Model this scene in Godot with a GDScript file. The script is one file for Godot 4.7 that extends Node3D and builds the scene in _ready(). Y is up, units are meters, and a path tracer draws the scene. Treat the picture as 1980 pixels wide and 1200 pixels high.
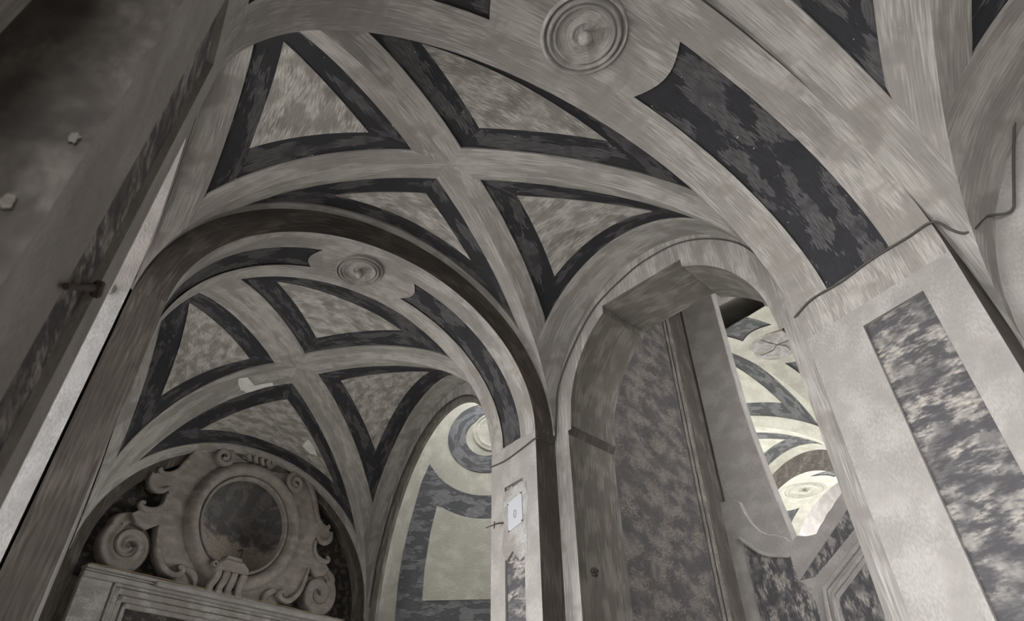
extends Node3D
# An abandoned villa: a gallery of painted groin vaults seen from below.
# x to the right wall, y up, -z along the gallery. Metres.

var M := {}
var used := {}

# ------------------------------------------------------------------ mesh builder
class MB:
	var v := PackedVector3Array()
	var n := PackedVector3Array()
	var uv := PackedVector2Array()
	var ix := PackedInt32Array()

	func tri(a: int, b: int, c: int, nn: Vector3) -> void:
		var g := (v[b] - v[a]).cross(v[c] - v[a])
		if g.length_squared() < 1e-16:
			return
		if g.dot(nn) > 0.0:
			ix.append_array([a, c, b])
		else:
			ix.append_array([a, b, c])

	# rows: Array of PackedVector3Array; uvs: Array of PackedVector2Array; faces the point `to`
	func sheet(rows: Array, uvs: Array, to: Vector3) -> void:
		var ni := rows.size()
		if ni < 2:
			return
		var nj: int = rows[0].size()
		var base := v.size()
		var ns: Array = []
		for i in ni:
			var r := PackedVector3Array()
			r.resize(nj)
			for j in nj:
				var a: Vector3 = rows[mini(i + 1, ni - 1)][j] - rows[maxi(i - 1, 0)][j]
				var b: Vector3 = rows[i][mini(j + 1, nj - 1)] - rows[i][maxi(j - 1, 0)]
				var c := a.cross(b)
				r[j] = c.normalized() if c.length_squared() > 1e-14 else Vector3.ZERO
			ns.append(r)
		var mid := Vector3.ZERO
		var score := 0.0
		for i in ni:
			for j in nj:
				if ns[i][j] == Vector3.ZERO:
					for k in [1, -1, 2, -2]:
						var ii: int = clampi(i + k, 0, ni - 1)
						if ns[ii][j] != Vector3.ZERO:
							ns[i][j] = ns[ii][j]
							break
				if ns[i][j] == Vector3.ZERO:
					for k in [1, -1]:
						var jj: int = clampi(j + k, 0, nj - 1)
						if ns[i][jj] != Vector3.ZERO:
							ns[i][j] = ns[i][jj]
							break
				score += signf(ns[i][j].dot(to - rows[i][j]))
		var f := -1.0 if score < 0.0 else 1.0
		for i in ni:
			for j in nj:
				v.append(rows[i][j])
				n.append(ns[i][j] * f if ns[i][j] != Vector3.ZERO else Vector3.DOWN)
				uv.append(uvs[i][j])
		for i in ni - 1:
			for j in nj - 1:
				var p := base + i * nj + j
				var nn := n[p] + n[p + nj + 1]
				tri(p, p + nj, p + nj + 1, nn)
				tri(p, p + nj + 1, p + 1, nn)

	func quad(a: Vector3, b: Vector3, c: Vector3, d: Vector3, to: Vector3, u0 := Vector2.ZERO) -> void:
		var e := (b - a) if (b - a).length() > 1e-6 else (c - d)
		var g := (d - a) if (d - a).length() > 1e-6 else (c - b)
		var nn := e.cross(g).normalized()
		if nn.length_squared() < 0.5 or not nn.is_finite():
			return
		if nn.dot(to - (a + c) * 0.5) < 0.0:
			nn = -nn
		var o := v.size()
		var ex := e.normalized()
		var gy := g.normalized()
		for p in [a, b, c, d]:
			v.append(p)
			n.append(nn)
			uv.append(u0 + Vector2((p - a).dot(ex), (p - a).dot(gy)))
		tri(o, o + 1, o + 2, nn)
		tri(o, o + 2, o + 3, nn)

	# a box with chamfered edges
	func box(t: Transform3D, size: Vector3, ch := 0.006) -> void:
		var h := size * 0.5
		ch = minf(ch, minf(h.x, minf(h.y, h.z)) * 0.9)
		var far := 1e4
		for ax in 3:
			for sg in [-1.0, 1.0]:
				var u := (ax + 1) % 3
				var w := (ax + 2) % 3
				var c: Array = []
				for k in [[-1, -1], [1, -1], [1, 1], [-1, 1]]:
					var p := Vector3.ZERO
					p[ax] = sg * h[ax]
					p[u] = k[0] * (h[u] - ch)
					p[w] = k[1] * (h[w] - ch)
					c.append(t * p)
				var nn := Vector3.ZERO
				nn[ax] = sg * far
				quad(c[0], c[1], c[2], c[3], t * nn)
				for sv in [-1.0, 1.0]:
					var q: Array = []
					for k in [[-1, 0], [1, 0], [1, 1], [-1, 1]]:
						var p := Vector3.ZERO
						p[w] = k[0] * (h[w] - ch)
						p[ax] = sg * (h[ax] - (ch if k[1] else 0.0))
						p[u] = sv * (h[u] - (0.0 if k[1] else ch))
						q.append(t * p)
					var m := Vector3.ZERO
					m[ax] = sg * far
					m[u] = sv * far
					quad(q[0], q[1], q[2], q[3], t * m)
		for sx in [-1.0, 1.0]:
			for sy in [-1.0, 1.0]:
				for sz in [-1.0, 1.0]:
					var a := t * Vector3(sx * h.x, sy * (h.y - ch), sz * (h.z - ch))
					var b := t * Vector3(sx * (h.x - ch), sy * h.y, sz * (h.z - ch))
					var c := t * Vector3(sx * (h.x - ch), sy * (h.y - ch), sz * h.z)
					quad(a, b, c, c, t * (Vector3(sx, sy, sz) * far))

	func tube(path: PackedVector3Array, rad: Array, sides := 8) -> void:
		var np := path.size()
		var up := Vector3(0.31, 0.9, 0.17).normalized()
		var c := Vector3.ZERO
		var rows: Array = []
		var uvs: Array = []
		var l := 0.0
		for i in np:
			var t := (path[mini(i + 1, np - 1)] - path[maxi(i - 1, 0)]).normalized()
			var a := t.cross(up).normalized()
			var b := t.cross(a).normalized()
			var r: float = rad[i] if rad.size() > 1 else rad[0]
			if i > 0:
				l += path[i].distance_to(path[i - 1])
			var row := PackedVector3Array()
			var ur := PackedVector2Array()
			for k in sides + 1:
				var th := TAU * k / sides
				row.append(path[i] + (a * cos(th) + b * sin(th)) * r)
				ur.append(Vector2(l, float(k) / sides * 0.1))
			rows.append(row)
			uvs.append(ur)
		ring_sheet(rows, uvs, path)
		for e in [0, np - 1]:
			for k in sides:
				var to: Vector3 = path[e] + (path[e] - path[1 if e == 0 else np - 2]) * 100.0
				quad(path[e], rows[e][k], rows[e][k + 1], rows[e][k + 1], to)

	func ring_sheet(rows: Array, uvs: Array, path: PackedVector3Array) -> void:
		var base := v.size()
		var nj: int = rows[0].size()
		for i in rows.size():
			for j in nj:
				v.append(rows[i][j])
				n.append((rows[i][j] - path[i]).normalized())
				uv.append(uvs[i][j])
		for i in rows.size() - 1:
			for j in nj - 1:
				var p := base + i * nj + j
				var nn := n[p] + n[p + nj + 1]
				tri(p, p + nj, p + nj + 1, nn)
				tri(p, p + nj + 1, p + 1, nn)

	# profile of (radius, height) turned about the y axis of t
	func lathe(t: Transform3D, prof: Array, segs := 40, wob := 0.0, a0 := 0.0, a1 := TAU) -> void:
		var rows: Array = []
		var uvs: Array = []
		for k in segs + 1:
			var th := lerpf(a0, a1, float(k) / segs)
			var row := PackedVector3Array()
			var ur := PackedVector2Array()
			for p: Vector2 in prof:
				var r := p.x * (1.0 + wob * sin(th * 3.0 + p.x * 40.0))
				row.append(t * Vector3(r * cos(th), p.y, r * sin(th)))
				ur.append(Vector2(th * 0.3, p.x + p.y))
			rows.append(row)
			uvs.append(ur)
		sheet(rows, uvs, t * Vector3(0, 1000, 0))

	func mesh(m: Material) -> ArrayMesh:
		var a := []
		a.resize(Mesh.ARRAY_MAX)
		a[Mesh.ARRAY_VERTEX] = v
		a[Mesh.ARRAY_NORMAL] = n
		a[Mesh.ARRAY_TEX_UV] = uv
		a[Mesh.ARRAY_INDEX] = ix
		var am := ArrayMesh.new()
		am.add_surface_from_arrays(Mesh.PRIMITIVE_TRIANGLES, a)
		am.surface_set_material(0, m)
		return am

# ------------------------------------------------------------------ a vertical plane: s along it, y up, h towards the room
class Pl:
	var o := Vector3.ZERO
	var d := Vector3.ZERO
	var n := Vector3.ZERO
	func _init(o_: Vector3, d_: Vector3, n_: Vector3) -> void:
		o = o_
		d = d_.normalized()
		n = n_.normalized()
	func p(s: float, y: float, h := 0.0) -> Vector3:
		return o + d * s + n * h + Vector3.UP * y
	func basis_at(s: float, y: float, h := 0.0) -> Transform3D:   # local x along, y out of the wall, z down
		return Transform3D(Basis(d, n, d.cross(n)), p(s, y, h))

# ------------------------------------------------------------------ one severy of a groin vault: A wall arch, D groin curve
class Cell:
	const N := 72
	var A := PackedVector3Array()
	var D := PackedVector3Array()
	var U := PackedFloat32Array()
	var G := PackedFloat32Array()
	var GP := PackedFloat32Array()
	var SD := PackedFloat32Array()
	var nA := PackedVector3Array()
	var nD := PackedVector3Array()
	func _init(ci: Vector3, cj: Vector3, X: Vector3, crown: float) -> void:
		var mid := (ci + cj) * 0.5
		for k in N + 1:
			var th := PI * k / N
			var c := cos(th)
			var s := sin(th)
			var e := ci if c > 0.0 else cj
			var w := absf(c)
			var a := mid + (e - mid) * w
			a.y = e.y + (crown - e.y) * s
			var q := X + (e - X) * w
			q.y = e.y + (X.y - e.y) * s
			A.append(a)
			D.append(q)
			G.append(a.distance_to(q))
		U.append(0.0)
		for k in range(1, N + 1):
			U.append(U[k - 1] + A[k].distance_to(A[k - 1]))
		var look := Vector3(X.x, 1.5, X.z)
		var m := N / 2
		for k in N + 1:
			var k0 := maxi(k - 1, 0)
			var k1 := mini(k + 1, N)
			if k == m:
				k1 = k
			GP.append((G[k1] - G[k0]) / maxf(U[k1] - U[k0], 1e-6))
			var kk := clampi(k, 2, N - 2)
			var g := (D[kk] - A[kk]).normalized()
			var na := (A[mini(k + 1, N)] - A[maxi(k - 1, 0)]).cross(g).normalized()
			var dd := (D[k] - D[maxi(k - 1, 0)]) if (k <= m and k > 0) else (D[mini(k + 1, N)] - D[k])
			var nd := dd.cross(g).normalized()
			nA.append(na if na.dot(look - A[k]) > 0.0 else -na)
			nD.append(nd if nd.dot(look - A[k]) > 0.0 else -nd)
		SD.append(0.0)
		for k in range(1, N + 1):
			SD.append(SD[k - 1] + Vector2(U[k] - U[k - 1], G[k] - G[k - 1]).length())
	# texture coordinates along the groin: distance run beside it, distance from it
	func along(f: float, w: float) -> Vector2:
		var k := clampi(int(floor(f)), 0, N - 1)
		var t := f - k
		var gp := lerpf(GP[k], GP[k + 1], t)
		var nn := sqrt(1.0 + gp * gp)
		var d := lerpf(G[k], G[k + 1], t) - w
		return Vector2(lerpf(SD[k], SD[k + 1], t) - d * gp / nn, d / nn)
	func at(f: float, w: float, h := 0.0) -> Vector3:
		var k := clampi(int(floor(f)), 0, N - 1)
		var t := f - k
		var a := A[k].lerp(A[k + 1], t)
		var d := D[k].lerp(D[k + 1], t)
		var g := maxf(lerpf(G[k], G[k + 1], t), 1e-6)
		var r := clampf(w / g, 0.0, 1.0)
		if h == 0.0:
			return a.lerp(d, r)
		return a.lerp(d, r) + nA[k].lerp(nA[k + 1], t).lerp(nD[k].lerp(nD[k + 1], t), r) * h
	# offset of the groin curve by g, measured along the generator
	func top(k: int, g: float) -> float:
		return G[k] - g * sqrt(1.0 + GP[k] * GP[k])
	# columns where lo < hi: Array of [f, lo, hi]
	func columns(lo: Callable, hi: Callable, k0 := 0, k1 := N) -> Array:
		var out: Array = []
		for k in range(k0, k1 + 1):
			var a: float = lo.call(k)
			var b: float = hi.call(k)
			if k > k0:
				var pa: float = lo.call(k - 1)
				var pb: float = hi.call(k - 1)
				if (pb - pa > 0.0) != (b - a > 0.0):
					var t := (pb - pa) / ((pb - pa) - (b - a))
					var w := lerpf(pa, a, t)
					out.append([k - 1 + t, w, w])
			if b - a > 0.0:
				out.append([float(k), a, b])
		return out
	func slab(mb: MB, cols: Array, h: float, skirt_lo: bool, skirt_hi: bool, look: Vector3, rows_n := 4, off := Vector2.ZERO, groin := false) -> void:
		if cols.size() < 2:
			return
		var rows: Array = []
		var uvs: Array = []
		for c in cols:
			var r := PackedVector3Array()
			var u := PackedVector2Array()
			var k := clampi(int(floor(c[0])), 0, N - 1)
			var uu := lerpf(U[k], U[k + 1], c[0] - k)
			for j in rows_n + 1:
				var w := lerpf(c[1], c[2], float(j) / rows_n)
				r.append(at(c[0], w, h))
				u.append((along(c[0], w) if groin else Vector2(uu, w)) + off)
			rows.append(r)
			uvs.append(u)
		mb.sheet(rows, uvs, look)
		for q in [[skirt_lo, 1], [skirt_hi, 2]]:
			if not q[0]:
				continue
			var rr: Array = []
			var us: Array = []
			for c in cols:
				var k := clampi(int(floor(c[0])), 0, N - 1)
				var uu := lerpf(U[k], U[k + 1], c[0] - k)
				rr.append(PackedVector3Array([at(c[0], c[q[1]], h), at(c[0], c[q[1]], -0.004)]))
				us.append(PackedVector2Array([Vector2(uu, 0), Vector2(uu, 0.03)]))
			mb.sheet(rr, us, look)

# ------------------------------------------------------------------ nodes
func put(called: String, mb: MB, m: Material, parent: Node) -> MeshInstance3D:
	var o := MeshInstance3D.new()
	o.mesh = mb.mesh(m)
	o.name = called
	parent.add_child(o, true)
	return o

func numbered(called: String) -> String:
	var k: int = used.get(called, 0)
	used[called] = k + 1
	return called if k == 0 else "%s_%03d" % [called, k]

func thing(called: String, label: String, category: String, group := "", kind := "") -> Node3D:
	var o := Node3D.new()
	o.name = numbered(called)
	add_child(o)
	tag(o, label, category, group, kind)
	return o

func tag(o: Node, label: String, category: String, group := "", kind := "") -> void:
	o.set_meta("label", label)
	o.set_meta("category", category)
	if group:
		o.set_meta("group", group)
	if kind:
		o.set_meta("kind", kind)

func structure(called: String, label: String, category: String) -> Node3D:
	return thing(called, label, category, "", "structure")

# ------------------------------------------------------------------ textures
func noise_img(w: int, h: int, sd: int, f: float, oct: int, warp := 0.0) -> Image:
	var q := FastNoiseLite.new()
	q.seed = sd
	q.noise_type = FastNoiseLite.TYPE_SIMPLEX_SMOOTH
	q.frequency = f
	q.fractal_type = FastNoiseLite.FRACTAL_FBM
	q.fractal_octaves = oct
	if warp > 0.0:
		q.domain_warp_enabled = true
		q.domain_warp_amplitude = warp
		q.domain_warp_frequency = f * 1.4
	return q.get_seamless_image(w, h, false, false, 0.15)

# base colour, rubbed lighter colour, stain colour. Patches of the lighter colour with ragged edges, drawn out along u (or v);
# inside them fine brush strokes.
func paint(size: int, sd: int, c0: Color, c1: Color, c2: Color, q: Dictionary) -> Array:
	var st: float = q.get("streak", 4.0)
	var vert: bool = q.get("vert", false)
	var st2: float = q.get("hair", 12.0)
	var mk := func(sd2: int, f: float, oct: int, k: float, warp: float) -> PackedByteArray:
		var w := size
		var h := size
		if vert:
			h = maxi(32, int(size / k))
		else:
			w = maxi(32, int(size / k))
		var im := noise_img(w, h, sd2, f, oct, warp)
		im.resize(size, size, Image.INTERPOLATE_CUBIC)
		im.convert(Image.FORMAT_L8)
		return im.get_data()
	var da: PackedByteArray = mk.call(sd, q.get("f", 0.02), 6, st, q.get("warp", 0.0))
	var db: PackedByteArray = mk.call(sd + 7, 0.006, 4, 1.0, 0.0)
	var dc: PackedByteArray = mk.call(sd + 13, q.get("hf", 0.16), 3, st2, 0.0)
	var dd: PackedByteArray = mk.call(sd + 29, 0.045, 2, 1.0, 0.0)
	var out := PackedByteArray()
	out.resize(size * size * 3)
	var hh := PackedByteArray()
	hh.resize(size * size)
	var thr: float = q.get("thr", 0.55)
	var edge: float = q.get("edge", 0.05)
	var hair: float = q.get("brush", 0.5)
	var stain: float = q.get("stain", 0.6)
	var fine: float = q.get("fine", 0.15)
	var fl: float = 255.0 * (1.0 - q.get("flecks", 0.0))
	var flk: bool = q.get("flecks", 0.0) > 0.0
	for i in size * size:
		var va := da[i] / 255.0
		var vb := db[i] / 255.0
		var vc := dc[i] / 255.0
		var t := va + (vc - 0.5) * hair * 0.5
		var m := smoothstep(thr - edge, thr + edge, t) * (1.0 - hair * 0.5 + hair * vc)
		var s := smoothstep(stain - 0.05, stain + 0.3, vb + (vc - 0.5) * 0.25)
		var k := 1.0 + (vc - 0.5) * fine + (vb - 0.5) * fine
		var col := c0.lerp(c1, m).lerp(c2, s * 0.7) * k
		if flk and dd[i] > fl and vb < 0.6:
			col = Color(0.64, 0.63, 0.61)
		out[i * 3] = int(clampf(col.r, 0.0, 1.0) * 255.0)
		out[i * 3 + 1] = int(clampf(col.g, 0.0, 1.0) * 255.0)
		out[i * 3 + 2] = int(clampf(col.b, 0.0, 1.0) * 255.0)
		hh[i] = int(clampf(0.5 + (vc - 0.5) * 0.7 + (va - 0.5) * 0.3, 0.0, 1.0) * 255.0)
	var im := Image.create_from_data(size, size, false, Image.FORMAT_RGB8, out)
	var hm := Image.create_from_data(size, size, false, Image.FORMAT_L8, hh)
	return [ImageTexture.create_from_image(im), ImageTexture.create_from_image(hm)]

func surf(nm: String, t: Array, per_metre: float, bump: float, rough := 0.92, tri := false) -> StandardMaterial3D:
	var m := StandardMaterial3D.new()
	m.resource_name = nm
	m.albedo_texture = t[0]
	m.albedo_color = Color(0.86, 0.86, 0.86)
	m.roughness = rough
	m.metallic_specular = 0.3
	m.uv1_scale = Vector3.ONE * per_metre
	m.cull_mode = BaseMaterial3D.CULL_DISABLED
	if bump > 0.0:
		m.heightmap_enabled = true
		m.heightmap_texture = t[1]
		m.heightmap_scale = bump
	if tri:
		m.uv1_triplanar = true
		m.uv1_world_triplanar = true
	M[nm] = m
	return m

func rgb8(r: int, g: int, b: int) -> Color:
	return Color8(r, g, b)

func make_materials() -> void:
	var t := paint(1024, 11, rgb8(146, 141, 136), rgb8(172, 167, 162), rgb8(126, 121, 116), {"streak": 7.0, "f": 0.012, "thr": 0.5, "edge": 0.22, "brush": 0.9, "hair": 24.0, "hf": 0.2, "fine": 0.16, "flecks": 0.04})
	surf("band", t, 0.6, 0.12)
	t = paint(1024, 21, rgb8(52, 51, 54), rgb8(84, 82, 83), rgb8(45, 44, 47), {"streak": 4.0, "f": 0.013, "thr": 0.55, "edge": 0.03, "brush": 0.7, "hair": 9.0, "fine": 0.2, "flecks": 0.09})
	surf("dark", t, 0.6, 0.1, 0.85)
	t = paint(1024, 31, rgb8(142, 137, 131), rgb8(180, 175, 169), rgb8(120, 115, 109), {"streak": 2.4, "f": 0.014, "thr": 0.48, "edge": 0.25, "brush": 1.0, "hair": 12.0, "hf": 0.2, "fine": 0.25, "flecks": 0.05})
	surf("panel", t, 0.7, 0.15)
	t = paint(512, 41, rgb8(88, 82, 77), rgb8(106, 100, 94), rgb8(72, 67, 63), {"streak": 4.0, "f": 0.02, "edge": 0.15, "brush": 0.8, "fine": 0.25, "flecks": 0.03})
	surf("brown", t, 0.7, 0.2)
	t = paint(1024, 51, rgb8(88, 86, 88), rgb8(160, 154, 148), rgb8(76, 75, 77), {"streak": 2.2, "vert": true, "f": 0.017, "thr": 0.52, "edge": 0.24, "brush": 0.8, "hair": 3.0, "hf": 0.08, "warp": 30.0, "stain": 0.5, "fine": 0.12})
	surf("marble", t, 0.8, 0.05)
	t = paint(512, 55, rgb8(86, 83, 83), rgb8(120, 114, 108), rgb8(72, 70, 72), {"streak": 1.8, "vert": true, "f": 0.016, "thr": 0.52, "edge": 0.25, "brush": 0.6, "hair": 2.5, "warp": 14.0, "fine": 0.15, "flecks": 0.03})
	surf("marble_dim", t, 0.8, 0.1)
	t = paint(1024, 61, rgb8(156, 151, 147), rgb8(171, 166, 162), rgb8(143, 138, 134), {"streak": 1.3, "f": 0.008, "edge": 0.25, "brush": 0.4, "hair": 2.0, "fine": 0.1, "flecks": 0.03})
	surf("plaster", t, 0.55, 0.15)
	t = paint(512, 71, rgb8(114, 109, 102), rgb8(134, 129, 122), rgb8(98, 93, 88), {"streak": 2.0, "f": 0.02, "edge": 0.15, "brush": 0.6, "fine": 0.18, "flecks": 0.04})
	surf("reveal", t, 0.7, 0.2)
	t = paint(512, 81, rgb8(168, 166, 165), rgb8(182, 181, 180), rgb8(152, 149, 147), {"streak": 1.2, "f": 0.02, "edge": 0.25, "brush": 0.4, "hair": 1.5, "fine": 0.1})
	surf("white", t, 0.9, 0.12)
	t = paint(512, 85, rgb8(156, 152, 147), rgb8(180, 178, 175), rgb8(128, 121, 115), {"streak": 2.0, "f": 0.02, "edge": 0.25, "brush": 0.4, "hair": 2.0, "stain": 0.5, "fine": 0.16})
	surf("whitish", t, 0.9, 0.12)
	t = paint(1024, 91, rgb8(88, 83, 78), rgb8(108, 103, 97), rgb8(60, 56, 53), {"streak": 1.8, "f": 0.008, "edge": 0.25, "brush": 0.4, "hair": 2.0, "hf": 0.05, "stain": 0.5, "fine": 0.2, "flecks": 0.03})
	surf("rough", t, 0.8, 0.2)
	t = paint(512, 101, rgb8(174, 172, 160), rgb8(188, 186, 175), rgb8(160, 157, 146), {"streak": 1.6, "f": 0.012, "edge": 0.25, "brush": 0.4, "hair": 4.0, "fine": 0.1, "flecks": 0.02})
	surf("pale", t, 0.7, 0.15)
	t = paint(512, 105, rgb8(152, 150, 138), rgb8(164, 162, 150), rgb8(140, 138, 127), {"streak": 1.5, "f": 0.012, "edge": 0.25, "brush": 0.4, "hair": 4.0, "fine": 0.1, "flecks": 0.03})
	surf("pale_green", t, 0.7, 0.12)
	t = paint(512, 111, rgb8(76, 77, 78), rgb8(104, 104, 104), rgb8(66, 66, 68), {"streak": 3.0, "f": 0.02, "edge": 0.05, "brush": 0.4, "hair": 5.0, "fine": 0.2, "flecks": 0.06})  # lighter copy of dark: stronger daylight put into the colour
	surf("dark_lit", t, 0.7, 0.1)
	t = paint(512, 121, rgb8(148, 141, 133), rgb8(166, 159, 151), rgb8(110, 103, 96), {"streak": 1.4, "f": 0.018, "edge": 0.2, "brush": 0.4, "hair": 2.0, "stain": 0.52, "fine": 0.2, "flecks": 0.02})
	surf("stucco", t, 1.3, 0.0, 0.9, true)
	t = paint(512, 131, rgb8(62, 59, 58), rgb8(104, 97, 90), rgb8(52, 50, 50), {"streak": 1.3, "f": 0.018, "thr": 0.6, "edge": 0.15, "brush": 0.5, "hair": 2.0, "fine": 0.3, "flecks": 0.03, "warp": 14.0})
	surf("soot", t, 1.4, 0.3, 0.8)
	t = paint(512, 141, rgb8(118, 114, 108), rgb8(134, 130, 124), rgb8(100, 96, 91), {"streak": 1.2})
	surf("floor", t, 0.5, 0.3)
	t = paint(512, 151, rgb8(220, 218, 214), rgb8(236, 234, 231), rgb8(200, 195, 188), {"streak": 1.2, "f": 0.03, "edge": 0.2, "fine": 0.15})
	surf("flake", t, 1.6, 0.12)
	for q in [["cable", rgb8(58, 54, 50), 0.6], ["iron", rgb8(62, 52, 46), 0.75], ["ground", rgb8(205, 204, 200), 0.95], ["slate", rgb8(158, 159, 163), 0.6], ["copper", rgb8(118, 104, 82), 0.6]]:
		var m := StandardMaterial3D.new()
		m.resource_name = q[0]
		m.albedo_color = q[1]
		m.roughness = q[2]
		M[q[0]] = m

# ------------------------------------------------------------------ transverse arches
func ell(fr: Transform3D, hw: float, b: float, y0: float, th: float, z: float, out := 0.0) -> Vector3:
	return fr * Vector3((hw + out) * cos(th), y0 + (b + out) * sin(th), z)

# The arch band between two bays. z from 0 to -t in its own frame.
func arch(o: Node3D, fr: Transform3D, q: Dictionary) -> void:
	var hw: float = q.hw
	var b: float = q.b
	var y0: float = q.y0
	var t: float = q.t
	var z1: float = -q.z1
	var z2: float = -q.z2
	var look := fr * Vector3(0, 1.2, -t * 0.5)
	var band := MB.new()
	var thA := deg_to_rad(q.a0)           # dark panels: a0 .. a1 on the right, a2 .. PI-a0 on the left
	var thB := deg_to_rad(q.a1)
	var thC := deg_to_rad(q.a2)
	var thD: float = PI - thA
	var TE: float = q.get("th1", PI)
	if TE < PI:
		thD = TE
	var arcs := hw * 1.25
	var patch := func(mb: MB, za: float, zb: float, f0: Callable, f1: Callable, out: float, nz: int, nt: int) -> void:
		var rows: Array = []
		var uvs: Array = []
		for i in nz + 1:
			var f := float(i) / nz
			var z := lerpf(za, zb, f)
			var e0: float = f0.call(f)
			var e1: float = f1.call(f)
			var r := PackedVector3Array()
			var u := PackedVector2Array()
			for j in nt + 1:
				var th := lerpf(e0, e1, float(j) / nt)
				r.append(ell(fr, hw, b, y0, th, z, out))
				u.append(Vector2(th * arcs, z))
			rows.append(r)
			uvs.append(u)
		mb.sheet(rows, uvs, look)
	var k := func(x: float) -> Callable: return func(_f: float) -> float: return x
	var dip := deg_to_rad(2.6)
	var endB := func(f: float) -> float: return thB - dip * sin(PI * f)
	var endC := func(f: float) -> float: return thC + dip * sin(PI * f)
	patch.call(band, 0.0, z1, k.call(0.0), k.call(TE), 0.0, 2, 96)
	patch.call(band, z2, -t, k.call(0.0), k.call(TE), 0.0, 2, 96)
	patch.call(band, z1, z2, k.call(0.0), k.call(thA), 0.0, 2, 6)
	if TE >= PI:
		patch.call(band, z1, z2, k.call(thD), k.call(PI), 0.0, 2, 6)
	patch.call(band, z1, z2, endB, endC, 0.0, 12, 16)
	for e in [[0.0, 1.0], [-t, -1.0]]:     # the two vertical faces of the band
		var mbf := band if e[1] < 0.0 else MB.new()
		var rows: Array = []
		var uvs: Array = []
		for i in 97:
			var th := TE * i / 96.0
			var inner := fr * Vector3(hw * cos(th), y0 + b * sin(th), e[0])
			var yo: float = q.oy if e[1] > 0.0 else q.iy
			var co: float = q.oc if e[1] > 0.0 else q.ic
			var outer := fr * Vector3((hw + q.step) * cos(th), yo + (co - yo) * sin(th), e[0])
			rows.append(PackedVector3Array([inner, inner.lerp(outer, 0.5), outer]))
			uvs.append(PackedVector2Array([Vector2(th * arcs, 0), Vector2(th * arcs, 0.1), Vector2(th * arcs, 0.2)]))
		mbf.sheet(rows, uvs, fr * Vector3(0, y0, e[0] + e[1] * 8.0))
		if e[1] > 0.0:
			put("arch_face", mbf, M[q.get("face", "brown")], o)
	# back of the band so that it is solid
	var back := []
	var ub := []
	for i in 49:
		var th := TE * i / 48.0
		back.append(PackedVector3Array([fr * Vector3((hw + q.step) * cos(th), q.oy + (q.oc - q.oy) * sin(th), 0), fr * Vector3((hw + q.step) * cos(th), q.iy + (q.ic - q.iy) * sin(th), -t)]))
		ub.append(PackedVector2Array([Vector2(th, 0), Vector2(th, t)]))
	band.sheet(back, ub, fr * Vector3(0, 60, -t * 0.5))
	put("arch_band", band, M[q.get("mat", "band")], o)
	for e in [[k.call(thA), endB], [endC, k.call(thD)]]:
		var mp := MB.new()
		patch.call(mp, z1, z2, e[0], e[1], 0.01, 12, 40)
		for zz in [z1, z2]:
			var rows: Array = []
			var uvs: Array = []
			for j in 41:
				var th := lerpf(e[0].call(0.0), e[1].call(0.0), j / 40.0)
				rows.append(PackedVector3Array([ell(fr, hw, b, y0, th, zz, 0.0), ell(fr, hw, b, y0, th, zz, 0.01)]))
				uvs.append(PackedVector2Array([Vector2(th * arcs, 0), Vector2(th * arcs, 0.02)]))
			mp.sheet(rows, uvs, ell(fr, hw, b, y0, 1.57, (z1 + z2) * 0.5, -1.0))
		for ee in [e[0], e[1]]:
			var rows: Array = []
			var uvs: Array = []
			for i in 13:
				var z := lerpf(z1, z2, i / 12.0)
				var th: float = ee.call(i / 12.0)
				rows.append(PackedVector3Array([ell(fr, hw, b, y0, th, z, 0.0), ell(fr, hw, b, y0, th, z, 0.01)]))
				uvs.append(PackedVector2Array([Vector2(0, z), Vector2(0.02, z)]))
			mp.sheet(rows, uvs, look)
		put("dark_panel", mp, M[q.get("dark", "dark")], o)
	if q.has("ros"):
		var th := deg_to_rad(q.ros)
		var p := ell(fr, hw, b, y0, th, q.rosz)
		var nn := fr.basis * Vector3(-cos(th) / hw, -sin(th) / b, 0.0).normalized()
		var ax := fr.basis.z
		var tr := Transform3D(Basis(nn.cross(ax).normalized(), nn, ax), p)
		tr.basis.x = tr.basis.y.cross(tr.basis.z).normalized()
		var R: float = q.rosr
		var md := MB.new()
		md.lathe(tr, [Vector2(R * 1.07, -0.006), Vector2(R * 1.03, 0.006), Vector2(R, 0.02), Vector2(R * 0.95, 0.024), Vector2(R * 0.92, 0.01), Vector2(R * 0.89, 0.008), Vector2(R * 0.86, 0.024), Vector2(R * 0.81, 0.03), Vector2(R * 0.77, 0.02), Vector2(R * 0.74, 0.012), Vector2(R * 0.71, 0.024), Vector2(R * 0.67, 0.022), Vector2(R * 0.62, 0.006), Vector2(R * 0.45, 0.001), Vector2(R * 0.3, 0.004), Vector2(R * 0.27, 0.01), Vector2(R * 0.24, 0.002), Vector2(0.0, 0.002)], 56)
		var mo := put("medallion", md, M[q.get("rosmat", q.get("mat", "band"))], o)
		var bo := MB.new()
		bo.lathe(tr, [Vector2(R * 0.12, 0.0), Vector2(R * 0.1, 0.01), Vector2(R * 0.11, 0.02), Vector2(R * 0.17, 0.032), Vector2(R * 0.175, 0.046), Vector2(R * 0.13, 0.058), Vector2(R * 0.06, 0.064), Vector2(0, 0.065)], 28)
		put("boss", bo, M[q.get("rosmat", q.get("mat", "band"))], mo)

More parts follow.
